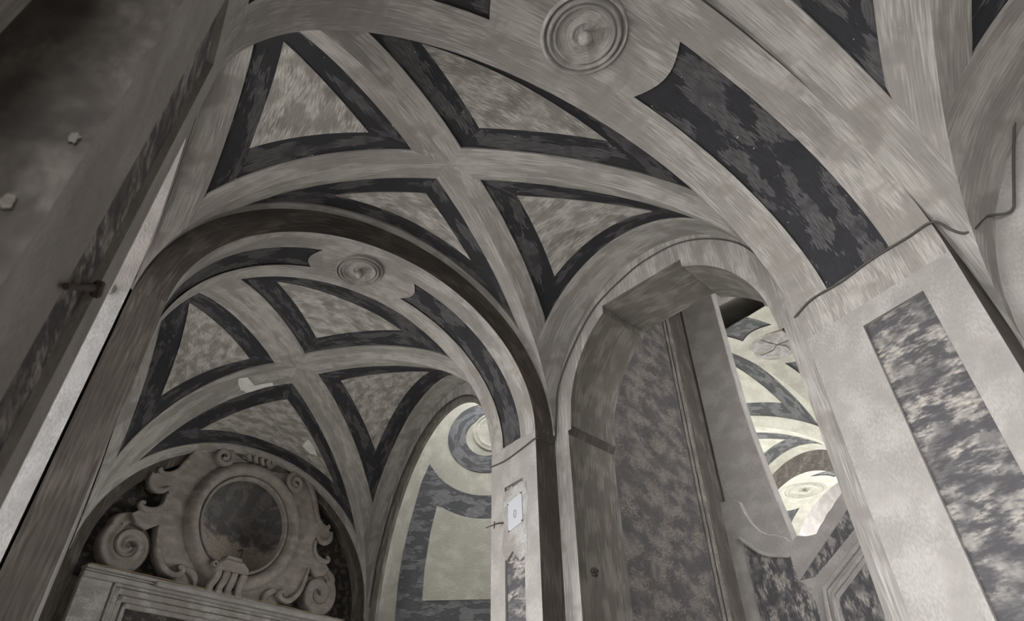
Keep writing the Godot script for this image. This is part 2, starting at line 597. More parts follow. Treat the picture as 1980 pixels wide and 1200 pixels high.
# ------------------------------------------------------------------ groin vault of one bay
func vault(o: Node3D, C: Array, crowns: Array, X: Vector3, q: Dictionary) -> Array:
	var look := Vector3(X.x, 1.5, X.z)
	var cells: Array = []
	for k in 4:
		cells.append(Cell.new(C[k], C[(k + 1) % 4], X, crowns[k]))
	var ribs: Array = []
	for k in 4:
		ribs.append(MB.new())
	for k in 4:                                  # neighbours share one normal along their common groin
		var c: Cell = cells[k]
		var e: Cell = cells[(k + 3) % 4]
		for i in Cell.N / 2 + 1:
			var m := (c.nD[i] + e.nD[Cell.N - i]).normalized()
			m /= maxf(0.5, m.dot(c.nD[i]))
			c.nD[i] = m
			e.nD[Cell.N - i] = m
	var skip: Array = q.get("skip", [])
	for k in 4:
		if k in skip:
			continue
		var c: Cell = cells[k]
		var da: float = q.da[k]
		var dg: float = q.dg
		var fa: float = q.fa
		var fg: float = q.fg
		var N := Cell.N
		var border := MB.new()
		c.slab(border, c.columns(func(_i): return 0.0, func(i): return minf(da, c.G[i])), 0.012, false, true, look, 3)
		put("border_band", border, M[q.get("mat", "band")], o)
		for half in 2:
			var cols := c.columns(func(i): return maxf(minf(da, c.G[i]), c.top(i, dg)), func(i): return c.G[i] + 1e-5, 0 if half == 0 else N / 2, N / 2 if half == 0 else N)
			c.slab(ribs[k if half == 0 else (k + 1) % 4], cols, 0.012, true, false, look, 3, Vector2(0.37 * half, 0.5 * k + 0.23 * half), true)
		var frame := MB.new()
		c.slab(frame, c.columns(func(_i): return da, func(i): return minf(da + fa + 0.01, c.top(i, dg))), 0.0, false, false, look, 3, Vector2(0.3 * k, 0.7 * k))
		for half in 2:
			c.slab(frame, c.columns(func(i): return maxf(da + fa, c.top(i, dg + fg + 0.01)), func(i): return c.top(i, dg), 0 if half == 0 else N / 2, N / 2 if half == 0 else N), 0.0, false, false, look, 4, Vector2(0.3 * k + 0.6 * half, 0.7 * k + 0.3), true)
		var fo := put("painted_frame", frame, M[q.get("dark", "dark")], o)
		var pan := MB.new()
		c.slab(pan, c.columns(func(_i): return da + fa, func(i): return c.top(i, dg + fg)), 0.006, true, true, look, 6, Vector2(0.45 * k, 0.2 * k))
		if pan.v.size() > 0:
			put("light_panel", pan, M[q.get("panel", "panel")], fo)
	for k in 4:
		if ribs[k].v.size() > 0:
			put("rib", ribs[k], M[q.get("mat", "band")], o)
	# masonry shell above
	var sh := MB.new()
	for k in 4:
		if k in skip:
			continue
		var c: Cell = cells[k]
		c.slab(sh, c.columns(func(_i): return 0.0, func(i): return c.G[i]), -0.12, false, false, Vector3(X.x, 60, X.z), 3)
	put("vault_shell", sh, M.rough, o)
	return cells

# ------------------------------------------------------------------ walls
# wall face between an upper outline and an opening, both given as functions of s
func wall_face(mb: MB, pl: Pl, ss: Array, top: Callable, low: Callable, h := 0.0, rows_n := 6, back := false) -> void:
	var rows: Array = []
	var uvs: Array = []
	for s: float in ss:
		var a: float = low.call(s)
		var b: float = maxf(a, top.call(s))
		var r := PackedVector3Array()
		var u := PackedVector2Array()
		for j in rows_n + 1:
			var y := lerpf(a, b, float(j) / rows_n)
			r.append(pl.p(s, y, h))
			u.append(Vector2(y, s))
		rows.append(r)
		uvs.append(u)
	mb.sheet(rows, uvs, pl.p(ss[ss.size() / 2], 1.5, h + (-50.0 if back else 50.0)))

func span(a: float, b: float, n: int) -> Array:
	var r: Array = []
	for i in n + 1:
		r.append(lerpf(a, b, float(i) / n))
	return r

func aspan(c: float, hw: float, n: int) -> Array:
	var r: Array = []
	for i in n + 1:
		r.append(c - hw * cos(PI * i / n))
	return r

# a strip of quads: outline (s, y) pushed from h0 to h1; sharp corners, smooth curves
func reveal(mb: MB, pl: Pl, line: Array, h0: float, h1: float, to: Vector3) -> void:
	var i := 0
	while i < line.size() - 1:
		var j := i + 1
		while j < line.size() - 1 and absf((line[j] - line[j - 1]).angle_to(line[j + 1] - line[j])) < 0.35:
			j += 1
		var rows: Array = []
		var uvs: Array = []
		var l := 0.0
		for q in range(i, j + 1):
			if q > i:
				l += line[q].distance_to(line[q - 1])
			rows.append(PackedVector3Array([pl.p(line[q].x, line[q].y, h0), pl.p(line[q].x, line[q].y, lerpf(h0, h1, 0.5)), pl.p(line[q].x, line[q].y, h1)]))
			uvs.append(PackedVector2Array([Vector2(l, 0), Vector2(l, absf(h1 - h0) * 0.5), Vector2(l, absf(h1 - h0))]))
		if rows.size() == 2 and rows[0][0].distance_to(rows[1][0]) < 1e-5:
			pass
		else:
			mb.sheet(rows, uvs, to)
		i = j

func half_ellipse(cx: float, hw: float, y0: float, b: float, a0 := 0.0, a1 := PI, n := 40) -> Array:
	var r: Array = []
	for i in n + 1:
		var th := lerpf(a0, a1, float(i) / n)
		r.append(Vector2(cx + hw * cos(th), y0 + b * sin(th)))
	return r

# face with a sunk panel: everything in wall coordinates
func sunk(face: MB, pan: MB, pl: Pl, s0: float, s1: float, y0: float, y1: float, a0: float, a1: float, b0: float, b1: float, depth: float) -> void:
	var to := pl.p((s0 + s1) * 0.5, 1.5, 50.0)
	for r in [[s0, a0, y0, y1], [a1, s1, y0, y1], [a0, a1, y0, b0], [a0, a1, b1, y1]]:
		face.quad(pl.p(r[0], r[2]), pl.p(r[0], r[3]), pl.p(r[1], r[3]), pl.p(r[1], r[2]), to, Vector2(r[2], r[0]))
	pan.quad(pl.p(a0, b0, -depth), pl.p(a0, b1, -depth), pl.p(a1, b1, -depth), pl.p(a1, b0, -depth), to, Vector2(b0, a0))
	var c := pl.p((a0 + a1) * 0.5, (b0 + b1) * 0.5, 0.0)
	for e in [[a0, b0, a0, b1], [a1, b0, a1, b1], [a0, b0, a1, b0], [a0, b1, a1, b1]]:
		face.quad(pl.p(e[0], e[1]), pl.p(e[2], e[3]), pl.p(e[2], e[3], -depth), pl.p(e[0], e[1], -depth), c)

# raised plate with a softened edge from an outline in wall coordinates
func plate(mb: MB, pl: Pl, poly: PackedVector2Array, h0: float, h1: float, ch: float) -> void:
	if Geometry2D.is_polygon_clockwise(poly):
		poly.reverse()
	var clean := PackedVector2Array()
	for p in poly:
		if clean.is_empty() or clean[-1].distance_to(p) > 1e-4:
			clean.append(p)
	if clean[0].distance_to(clean[-1]) < 1e-4:
		clean.remove_at(clean.size() - 1)
	poly = clean
	var nn := poly.size()
	var inn := PackedVector2Array()
	for i in nn:
		var a := (poly[i] - poly[(i + nn - 1) % nn]).normalized()
		var b := (poly[(i + 1) % nn] - poly[i]).normalized()
		var m := (a + b).normalized()
		inn.append(poly[i] + Vector2(-m.y, m.x) * ch)
	var cen := pl.p(0, 0, 0)
	var tris := Geometry2D.triangulate_polygon(inn)
	if tris.is_empty():
		tris = Geometry2D.triangulate_polygon(poly)
		print("retri ", tris.size(), " ", nn)
	var base := mb.v.size()
	for p in inn:
		mb.v.append(pl.p(p.x, p.y, h1))
		mb.n.append(pl.n)
		mb.uv.append(p)
	for i in range(0, tris.size(), 3):
		mb.tri(base + tris[i], base + tris[i + 1], base + tris[i + 2], pl.n)
	for i in nn:
		var j := (i + 1) % nn
		var e := (poly[j] - poly[i]).normalized()
		var outw := pl.p((poly[i].x + poly[j].x) * 0.5 + e.y * 20.0, (poly[i].y + poly[j].y) * 0.5 - e.x * 20.0, h1 + 12.0)
		mb.quad(pl.p(poly[i].x, poly[i].y, h1 - ch), pl.p(poly[j].x, poly[j].y, h1 - ch), pl.p(inn[j].x, inn[j].y, h1), pl.p(inn[i].x, inn[i].y, h1), outw, poly[i])
		mb.quad(pl.p(poly[i].x, poly[i].y, h0), pl.p(poly[j].x, poly[j].y, h0), pl.p(poly[j].x, poly[j].y, h1 - ch), pl.p(poly[i].x, poly[i].y, h1 - ch), outw, poly[i])

# a moulded stroke of relief on a wall: half-round section along a path
func stroke(mb: MB, pl: Pl, path: PackedVector2Array, wid: Array, hei: Array, h0: float, hollow := 0.0) -> void:
	var rows: Array = []
	var uvs: Array = []
	var np := path.size()
	var l := 0.0
	for i in np:
		var t := (path[mini(i + 1, np - 1)] - path[maxi(i - 1, 0)]).normalized()
		var nn := Vector2(-t.y, t.x)
		var f := float(i) / (np - 1)
		var w := sample(wid, f)
		var h := sample(hei, f)
		if i > 0:
			l += path[i].distance_to(path[i - 1])
		var r := PackedVector3Array()
		var u := PackedVector2Array()
		for q in [[-1.0, -0.05], [-0.97, 0.55], [-0.85, 0.86], [-0.62, 1.0], [-0.3, 1.0 - hollow], [0.0, 1.0 - hollow * 1.3], [0.3, 1.0 - hollow], [0.62, 1.0], [0.85, 0.86], [0.97, 0.55], [1.0, -0.05]]:
			var p: Vector2 = path[i] + nn * w * q[0]
			r.append(pl.p(p.x, p.y, h0 + h * q[1]))
			u.append(Vector2(l, w * q[0]))
		rows.append(r)
		uvs.append(u)
	mb.sheet(rows, uvs, pl.p(path[0].x, path[0].y, 60.0))

func sample(a: Array, f: float) -> float:
	if a.size() == 1:
		return a[0]
	var x := f * (a.size() - 1)
	var i := clampi(int(floor(x)), 0, a.size() - 2)
	return lerpf(a[i], a[i + 1], x - i)

func spiral(c: Vector2, r0: float, r1: float, a0: float, turns: float, n := 60) -> PackedVector2Array:
	var p := PackedVector2Array()
	for i in n + 1:
		var f := float(i) / n
		var r := lerpf(r0, r1, pow(f, 0.85))
		var a := a0 + TAU * turns * f
		p.append(c + Vector2(cos(a), sin(a)) * r)
	return p

# a smooth line through points
func curve(pts: Array, n := 8) -> PackedVector2Array:
	var r := PackedVector2Array()
	for i in pts.size() - 1:
		var a: Vector2 = pts[maxi(i - 1, 0)]
		var b: Vector2 = pts[i]
		var c: Vector2 = pts[i + 1]
		var d: Vector2 = pts[mini(i + 2, pts.size() - 1)]
		for k in n:
			r.append(b.cubic_interpolate(c, a, d, float(k) / n))
	r.append(pts[-1])
	return r

func curve3(pts: Array, n := 8) -> PackedVector3Array:
	var r := PackedVector3Array()
	for i in pts.size() - 1:
		var a: Vector3 = pts[maxi(i - 1, 0)]
		var d: Vector3 = pts[mini(i + 2, pts.size() - 1)]
		for k in n:
			r.append(pts[i].cubic_interpolate(pts[i + 1], a, d, float(k) / n))
	r.append(pts[-1])
	return r

# ------------------------------------------------------------------ the place
func _ready() -> void:
	# camera
	var cam := Camera3D.new()
	cam.name = "camera"
	cam.position = Vector3(-1.0559, 1.4847, 0.6304)
	cam.rotation = Vector3(0.671228, -0.547181, -0.01713)
	cam.fov = rad_to_deg(2.0 * atan(600.0 / 1225.97))
	cam.keep_aspect = Camera3D.KEEP_HEIGHT
	cam.near = 0.02
	cam.far = 200.0
	var ca := CameraAttributesPhysical.new()
	ca.frustum_focal_length = 12.0 * 1225.97 / 600.0   # a 24 mm high frame: the same field of view
	ca.exposure_aperture = 5.6
	ca.frustum_focus_distance = 3.6
	cam.attributes = ca
	add_child(cam)
	cam.current = true
	# bright overcast sky, no sun; it enters by the arches in the left wall and the open hall on the right
	var env := Environment.new()
	var sky := Sky.new()
	var sm := ProceduralSkyMaterial.new()
	sm.sky_top_color = Color(0.95, 0.955, 0.965)
	sm.sky_horizon_color = Color(0.96, 0.96, 0.96)
	sm.ground_bottom_color = Color(0.6, 0.6, 0.59)
	sm.ground_horizon_color = Color(0.8, 0.8, 0.79)
	sm.sky_energy_multiplier = 1.0
	sm.sun_angle_max = 0.0
	sky.sky_material = sm
	env.background_mode = Environment.BG_SKY
	env.sky = sky
	env.background_energy_multiplier = 1.6
	env.tonemap_mode = Environment.TONE_MAPPER_LINEAR
	env.tonemap_exposure = 8.2
	env.sdfgi_enabled = true
	env.ssao_enabled = true
	env.ssil_enabled = true
	var we := WorldEnvironment.new()
	we.name = "world"
	we.environment = env
	add_child(we)
	make_materials()
	build_ground()
	build_bay_near()
	build_bay_middle()
	build_bay_far_end()
	build_stair_room()
	build_painted_room()
	build_bright_hall()
	build_cartouche()
	build_door()
	build_small_things()

# frames shared by several builders
const YAW2 := 0.0990280
const T2X := -0.185858
const T2Z := -2.177410
var F1 := Transform3D.IDENTITY
var F2 := Transform3D(Basis(Vector3.UP, YAW2), Vector3(T2X, 0, T2Z))
var T1Q := {"hw": 1.25, "b": 0.89, "y0": 3.1143, "t": 0.6514, "step": 0.15, "oy": 2.71, "oc": 4.06, "iy": 3.325, "ic": 4.463, "z1": 0.17, "z2": 0.47, "a0": 9.8, "a1": 77.5, "a2": 111.9, "ros": 94.0, "rosz": -0.35, "rosr": 0.178}
var T2Q := {"hw": 1.0613, "b": 0.8793, "y0": 3.3247, "t": 0.4635, "step": 0.1537, "oy": 3.325, "oc": 4.383, "iy": 3.428, "ic": 4.451, "z1": 0.15, "z2": 0.335, "a0": 0.6, "a1": 78.0, "a2": 111.9, "ros": 96.5, "rosz": -0.243, "rosr": 0.145}

func t2(x: float, y: float, z: float) -> Vector3:
	return F2 * Vector3(x, y, z)

func right_wall() -> Pl:                       # right wall of the middle bay
	var a := Vector3(1.40, 0, -0.651428)
	var b := t2(1.215, 0, 0)
	var d := (b - a).normalized()
	return Pl.new(a, d, Vector3(d.z, 0, -d.x))

func end_wall() -> Pl:
	return Pl.new(Vector3(-0.087886, 0, -5.635999), Vector3(0.93448, 0, -0.356015), Vector3(0.356015, 0, 0.93448))

func build_ground() -> void:
	var mb := MB.new()
	mb.box(Transform3D(Basis.IDENTITY, Vector3(0.2, -0.15, -1.0)), Vector3(4.2, 0.3, 13.0), 0.01)
	var f := put("floor", mb, M.floor, self)
	tag(f, "worn grey stone floor of the vaulted gallery", "floor", "", "structure")
	mb = MB.new()
	mb.box(Transform3D(Basis.IDENTITY, Vector3(7.9, -0.12, -3.6)), Vector3(8.0, 0.24, 10.0), 0.01)  # dark slab added over the pale ground to weaken its bounce
	f = put("floor_003", mb, M.floor, self)
	tag(f, "unseen grey slab added to cut the bounced light in the hall beyond the stair", "floor", "", "structure")
	mb = MB.new()
	mb.box(Transform3D(Basis.IDENTITY, Vector3(-3.2, 2.4, -0.36)), Vector3(2.6, 4.8, 0.45), 0.03)  # unseen block added to keep sky light off the far left pilaster
	f = put("wall_light_block", mb, M.plaster, self)
	tag(f, "unseen tall block added outside the left wall to keep sky light off a pilaster", "wall", "", "structure")
	mb = MB.new()
	mb.box(Transform3D(Basis.IDENTITY, Vector3(-0.15, -0.03, -4.3)), Vector3(2.9, 0.1, 3.6), 0.01)  # pale reflector slab added to brighten the last vault from below
	f = put("floor_002", mb, M.pale, self)
	tag(f, "unseen pale slab added to bounce light up in the last bay before the cartouche wall", "floor", "", "structure")
	mb = MB.new()
	mb.box(Transform3D(Basis(Vector3.UP, 0.2), Vector3(3.3, -0.1, -4.55)), Vector3(4.2, 0.24, 3.4), 0.01)  # pale slab added to throw sky light up through the wall arch
	f = put("floor_001", mb, M.pale, self)
	tag(f, "unseen pale slab added to bounce light up in front of the painted wall", "floor", "", "structure")
	mb = MB.new()
	mb.box(Transform3D(Basis.IDENTITY, Vector3(0, -0.35, 0)), Vector3(120, 0.3, 120), 0.01)
	f = put("ground", mb, M.ground, self)
	tag(f, "pale open ground outside the villa", "ground", "", "structure")

func pilaster_box(o: Node3D, fr: Transform3D, x0: float, x1: float, z0: float, z1: float, y1: float, m: String, inner: Pl, faces: String) -> void:
	# the solid behind the panelled inner face
	var mb := MB.new()
	var a := fr * Vector3(x0, 0, z0)
	var b := fr * Vector3(x1, 0, z0)
	var c := fr * Vector3(x1, 0, z1)
	var d := fr * Vector3(x0, 0, z1)
	var up := Vector3.UP * y1
	var cen := (a + c) * 0.5 + up * 0.5
	for e in [[a, b], [b, c], [c, d]]:
		var mid: Vector3 = (e[0] + e[1]) * 0.5 + up * 0.5
		var w: Vector3 = mid - cen
		mb.quad(e[0], e[0] + up, e[1] + up, e[1], mid + w * 50.0, Vector2(0, 0.2))
	mb.quad(a + up, b + up, c + up, d + up, cen + Vector3.UP * 50)
	var sg := signf(x0)
	var xi := absf(x0) + (0.155 if absf(x0) > 1.2 else 0.16)
	mb.box(fr * Transform3D(Basis.IDENTITY, Vector3(sg * (xi + 0.25), 2.2, (z1 - 0.055) * 0.5)), Vector3(0.5, 4.4, absf(z1) - 0.055), 0.004)
	put("shaft", mb, M[m], o)

# ---- the bay over the camera, closed by the first transverse arch
func build_bay_near() -> void:
	var ys := 2.71
	var c := structure("ceiling", "painted groin vault overhead, cut off by the top right corner of the picture", "ceiling")
	var C := [Vector3(-1.40, ys, 2.05), Vector3(1.40, ys, 2.05), Vector3(1.40, ys, 0.0), Vector3(-1.40, ys, 0.0)]
	vault(c, C, [4.06, 3.77, 4.06, 3.77], Vector3(0, 3.85, 1.03), {"da": [0.2, 0.372, 0.205, 0.372], "dg": 0.157, "fa": 0.115, "fg": 0.128})
	# walls
	var rw := structure("wall_right", "bare plaster wall at the right edge, beyond the nearest pilaster", "wall")
	var pr := Pl.new(Vector3(1.40, 0, 2.05), Vector3(0, 0, -1), Vector3(-1, 0, 0))
	var mb := MB.new()
	wall_face(mb, pr, span(0.0, 2.05, 40), func(s): return ys + (3.77 - ys) * sqrt(maxf(0.0, 1.0 - pow((s - 1.025) / 1.025, 2.0))), func(_s): return 0.0)
	wall_face(mb, pr, span(-0.2, 2.05, 2), func(_s): return 4.2, func(_s): return 0.0, -0.4, 2, true)
	put("wall_face", mb, M.plaster, rw)
	var bw := structure("wall_back", "plaster wall behind the viewer with a wide doorway added to let in daylight", "wall")
	var pb := Pl.new(Vector3(-1.40, 0, 2.05), Vector3(1, 0, 0), Vector3(0, 0, -1))
	mb = MB.new()
	var ob := func(s: float) -> float: return 0.0 if (s < 0.35 or s > 2.45) else 2.55
	var tb := func(s: float) -> float: return ys + (4.06 - ys) * sqrt(maxf(0.0, 1.0 - pow((s - 1.4) / 1.4, 2.0)))
	wall_face(mb, pb, span(0.0, 0.3499, 6) + span(0.35, 2.45, 30) + span(2.4501, 2.8, 6), tb, ob)
	wall_face(mb, pb, [-0.5, 0.3499, 0.35, 2.45, 2.4501, 3.3], func(_s): return 4.3, ob, -0.4, 3, true)
	reveal(mb, pb, [Vector2(0.35, 0.0), Vector2(0.35, 2.55), Vector2(2.45, 2.55), Vector2(2.45, 0.0)], 0.0, -0.4, pb.p(1.4, 1.3, -0.2))
	# doorway and bay behind are invented for their daylight, open to the left
	mb.box(Transform3D(Basis.IDENTITY, Vector3(0.2, 3.4, 3.9)), Vector3(4.4, 0.2, 2.9), 0.02)
	mb.box(Transform3D(Basis.IDENTITY, Vector3(1.6, 1.7, 3.9)), Vector3(0.3, 3.4, 2.9), 0.02)
	mb.box(Transform3D(Basis.IDENTITY, Vector3(0.0, 1.7, 5.2)), Vector3(3.4, 3.4, 0.3), 0.02)
	put("wall_face", mb, M.plaster, bw)
	left_wall("nearest open arch of the left wall, beside the viewer", Vector3(-1.40, 0, 2.05), Vector3(-1.40, 0, 0.0), ys, ys, 3.77, 0.97, 0.94, 2.6, 0.95, 0.5)
	# first arch and its pilasters
	var a := thing("transverse_arch", "broad near arch band with a large moulded rosette and long dark panels", "arch")
	arch(a, F1, T1Q)
	var p := thing("pilaster", "wide nearest pilaster on the right with a tall marbled panel under the cable", "pilaster")
	var pl := Pl.new(Vector3(1.25, 0, 0), Vector3(0, 0, -1), Vector3(-1, 0, 0))
	var face := MB.new()
	var pan := MB.new()
	sunk(face, pan, pl, 0.0, 0.6514, 0.0, 3.1143, 0.143, 0.402, 0.55, 3.026, 0.014)
	put("border", face, M.plaster, p)
	put("marbled_panel", pan, M.marble, p)
	pilaster_box(p, F1, 1.25, 1.86, 0.0, -0.6514, 3.1143, "brown", pl, "")
	p = thing("pilaster", "very near weathered pilaster filling the left edge, seen edge-on and out of focus", "pilaster")
	pl = Pl.new(Vector3(-1.25, 0, 0), Vector3(0, 0, -1), Vector3(1, 0, 0))
	face = MB.new()
	pan = MB.new()
	sunk(face, pan, pl, 0.06, 0.6514, 0.0, 3.1143, 0.30, 0.53, 0.55, 3.03, 0.016)
	put("border", face, M.plaster, p)
	put("marbled_panel", pan, M.marble, p)
	pilaster_box(p, F1, -1.25, -1.92, -0.06, -0.6514, 3.1143, "rough", pl, "")

	for e in [[-1.268, 2.148, 0.006, 1.7], [-1.285, 2.022, 0.007, 2.9]]:
		var fp: Array = []
		for i in 12:
			var th := TAU * i / 12.0
			var r: float = e[2] * (0.55 + 0.6 * absf(sin(i * e[3])))
			fp.append(Vector3(e[0] + r * cos(th), e[1] + 1.6 * r * sin(th), -0.056))
		put("plaster_patch", flake(fp, Vector3(-1.2, 2.0, 3.0)), M.reveal, p)

# a wall with an open arch to the daylight
func left_wall(label: String, a: Vector3, b: Vector3, ya: float, yb: float, crown: float, cx: float, hw: float, sp: float, rise: float, depth: float) -> void:
	var o := structure("wall_left", label, "wall")
	var d := (b - a).normalized()
	var pl := Pl.new(a, d, Vector3(-d.z, 0, d.x))
	var L := a.distance_to(b)
	var top := func(s: float) -> float:
		var x := (s - L * 0.5) / (L * 0.5)
		var y := ya if x < 0.0 else yb
		return y + (crown - y) * sqrt(maxf(0.0, 1.0 - x * x))
	var low := func(s: float) -> float:
		var x := (s - cx) / hw
		return 0.0 if absf(x) > 1.00001 else sp + rise * sqrt(maxf(0.0, 1.0 - x * x))
	var ss := span(-0.08, cx - hw - 0.0005, 3) + aspan(cx, hw, 48) + span(cx + hw + 0.0005, L + 0.08, 3)
	var mb := MB.new()
	wall_face(mb, pl, ss, top, low)
	put("wall_face", mb, M.band, o)
	mb = MB.new()
	var ss2 := span(-0.3, cx - hw - 0.0005, 3) + aspan(cx, hw, 48) + span(cx + hw + 0.0005, L + 0.3, 3)
	wall_face(mb, pl, ss2, func(_s): return 4.4, low, -depth, 6, true)
	put("outer_face", mb, M.plaster, o)
	mb = MB.new()
	reveal(mb, pl, half_ellipse(cx, hw, sp, rise), 0.0, -depth, pl.p(cx, sp, -depth * 0.5))
	put("arch_reveal", mb, M.plaster, o)
	mb = MB.new()
	for e in [-1.0, 1.0]:
		reveal(mb, pl, [Vector2(cx + hw * e, 0), Vector2(cx + hw * e, sp)], 0.0, -depth, pl.p(cx, 1.5, -depth * 0.5))
	put("jamb", mb, M.white, o)
	mb = MB.new()
	for e in [-1.0, 1.0]:
		mb.box(Transform3D(Basis(pl.d, Vector3.UP, pl.n), pl.p(cx + hw * e, sp - 0.005, -depth * 0.5 - 0.02)), Vector3(0.03, 0.05, depth - 0.06), 0.01)
	put("impost", mb, M.plaster, o)

# ---- the middle bay
func build_bay_middle() -> void:
	var ys := 3.3248
	var FL := Vector3(-1.40, ys, -0.6514)
	var FR := Vector3(1.40, ys, -0.6514)
	var BR := t2(1.215, ys, 0)
	var BL := t2(-1.215, ys, 0)
	var c := structure("ceiling", "painted groin vault in the middle of the picture, right behind the near arch band", "ceiling")
	vault(c, [FL, FR, BR, BL], [4.4631, 4.3039, 4.3829, 4.0914], Vector3(-0.1885, 4.3184, -1.4661), {"da": [0.139, 0.2304, 0.0551, 0.15], "dg": 0.1098, "fa": 0.1151, "fg": 0.1283})
	left_wall("middle arch of the left wall whose white jamb shows as a bright strip", Vector3(-1.40, 0, -0.6514), Vector3(BL.x, 0, BL.z), ys, ys, 4.0914, 0.705, 0.695, 3.3, 0.66, 0.55)
	# right wall with its stepped opening
	var o := structure("wall_right", "right wall with a tall arched opening whose head is part flat lintel, part curve", "wall")
	var pl := right_wall()
	var L := 1.68868
	var top := func(s: float) -> float:
		return ys + (4.3039 - ys) * sqrt(maxf(0.0, 1.0 - pow((s - L * 0.5) / (L * 0.5), 2.0)))
	var cx := 0.865
	var low := func(s: float) -> float:
		if s < 0.155 or s > 1.575:
			return 0.0
		if s > 1.55:
			return 3.32
		if s > 1.205:
			return 3.345 + 0.78 * sqrt(maxf(0.0, 1.0 - pow((s - cx) / 0.685, 2.0)))
		if s > 0.598:
			return 4.08
		if s > 0.18:
			return 3.345 + 0.735 * sqrt(maxf(0.0, 1.0 - pow((s - cx) / 0.685, 2.0)))
		return 3.32
	var ss := span(0.0, 0.1549, 3) + span(0.155, 0.18, 1) + span(0.1801, 0.598, 24) + span(0.5981, 1.205, 10) + span(1.2051, 1.55, 20) + span(1.5501, 1.575, 1) + span(1.5751, L, 3)
	var mb := MB.new()
	wall_face(mb, pl, ss, top, low)
	put("wall_face", mb, M.band, o)
	mb = MB.new()
	wall_face(mb, pl, span(-0.4, 0.1549, 3) + ss.slice(4, ss.size() - 4) + span(1.5751, L + 0.1, 3), func(_s): return 6.5, low, -0.43, 6, true)
	put("stair_side_face", mb, M.plaster, o)
	var line: Array = [Vector2(1.575, 0), Vector2(1.575, 3.295)]
	mb = MB.new()
	reveal(mb, pl, line, 0.0, -0.43, pl.p(cx, 2.0, -0.2))
	reveal(mb, pl, [Vector2(0.155, 0), Vector2(0.155, 3.29)], 0.0, -0.43, pl.p(cx, 2.0, -0.2))
	put("jamb", mb, M.reveal, o)
	mb = MB.new()
	reveal(mb, pl, [Vector2(1.575, 3.295), Vector2(1.548, 3.345)], 0.0, -0.43, pl.p(cx, 2.0, -0.2))
	reveal(mb, pl, [Vector2(0.155, 3.29), Vector2(0.185, 3.345)], 0.0, -0.43, pl.p(cx, 2.0, -0.2))
	put("impost", mb, M.brown, o)
	mb = MB.new()
	reveal(mb, pl, half_ellipse(cx, 0.685, 3.345, 0.78, 0.0, acos((1.205 - cx) / 0.685), 24), 0.0, -0.43, pl.p(cx, 3.2, -0.2))
	reveal(mb, pl, half_ellipse(cx, 0.685, 3.345, 0.735, acos((0.598 - cx) / 0.685), PI, 24), 0.0, -0.43, pl.p(cx, 3.2, -0.2))
	put("arch_reveal", mb, M.reveal, o)
	mb = MB.new()
	reveal(mb, pl, [Vector2(1.205, 4.022), Vector2(1.205, 4.08), Vector2(0.598, 4.08), Vector2(0.598, 4.02)], 0.0, -0.43, pl.p(cx, 3.2, -0.2))
	put("lintel", mb, M.reveal, o)
	# second arch and its pilasters
	var a := thing("transverse_arch", "second arch band behind the middle vault, with a brown edge and a small rosette", "arch")
	arch(a, F2, T2Q)
	var p := thing("pilaster", "slim pilaster right of the end wall, with flaked white patch over its marbled panel", "pilaster")
	var pr := Pl.new(t2(1.0613, 0, 0), F2.basis * Vector3(0, 0, -1), F2.basis * Vector3(-1, 0, 0))
	var face := MB.new()
	var pan := MB.new()
	sunk(face, pan, pr, 0.0, 0.4635, 0.0, 3.3247, 0.138, 0.322, 0.6, 3.065, 0.014)
	put("border", face, M.plaster, p)
	put("marbled_panel", pan, M.marble, p)
	pilaster_box(p, F2, 1.0613, 1.52, 0.0, -0.4635, 3.3247, "brown", pr, "")
	p = thing("pilaster", "dark pilaster left of the end wall, beside the bright white jamb", "pilaster")
	pr = Pl.new(t2(-1.0613, 0, 0), F2.basis * Vector3(0, 0, -1), F2.basis * Vector3(1, 0, 0))
	face = MB.new()
	pan = MB.new()
	sunk(face, pan, pr, 0.0, 0.4635, 0.0, 3.3247, 0.138, 0.322, 0.6, 3.065, 0.014)
	put("border", face, M.plaster, p)
	put("marbled_panel", pan, M.marble, p)
	pilaster_box(p, F2, -1.0613, -1.205, 0.0, -0.4635, 3.3247, "brown", pr, "")

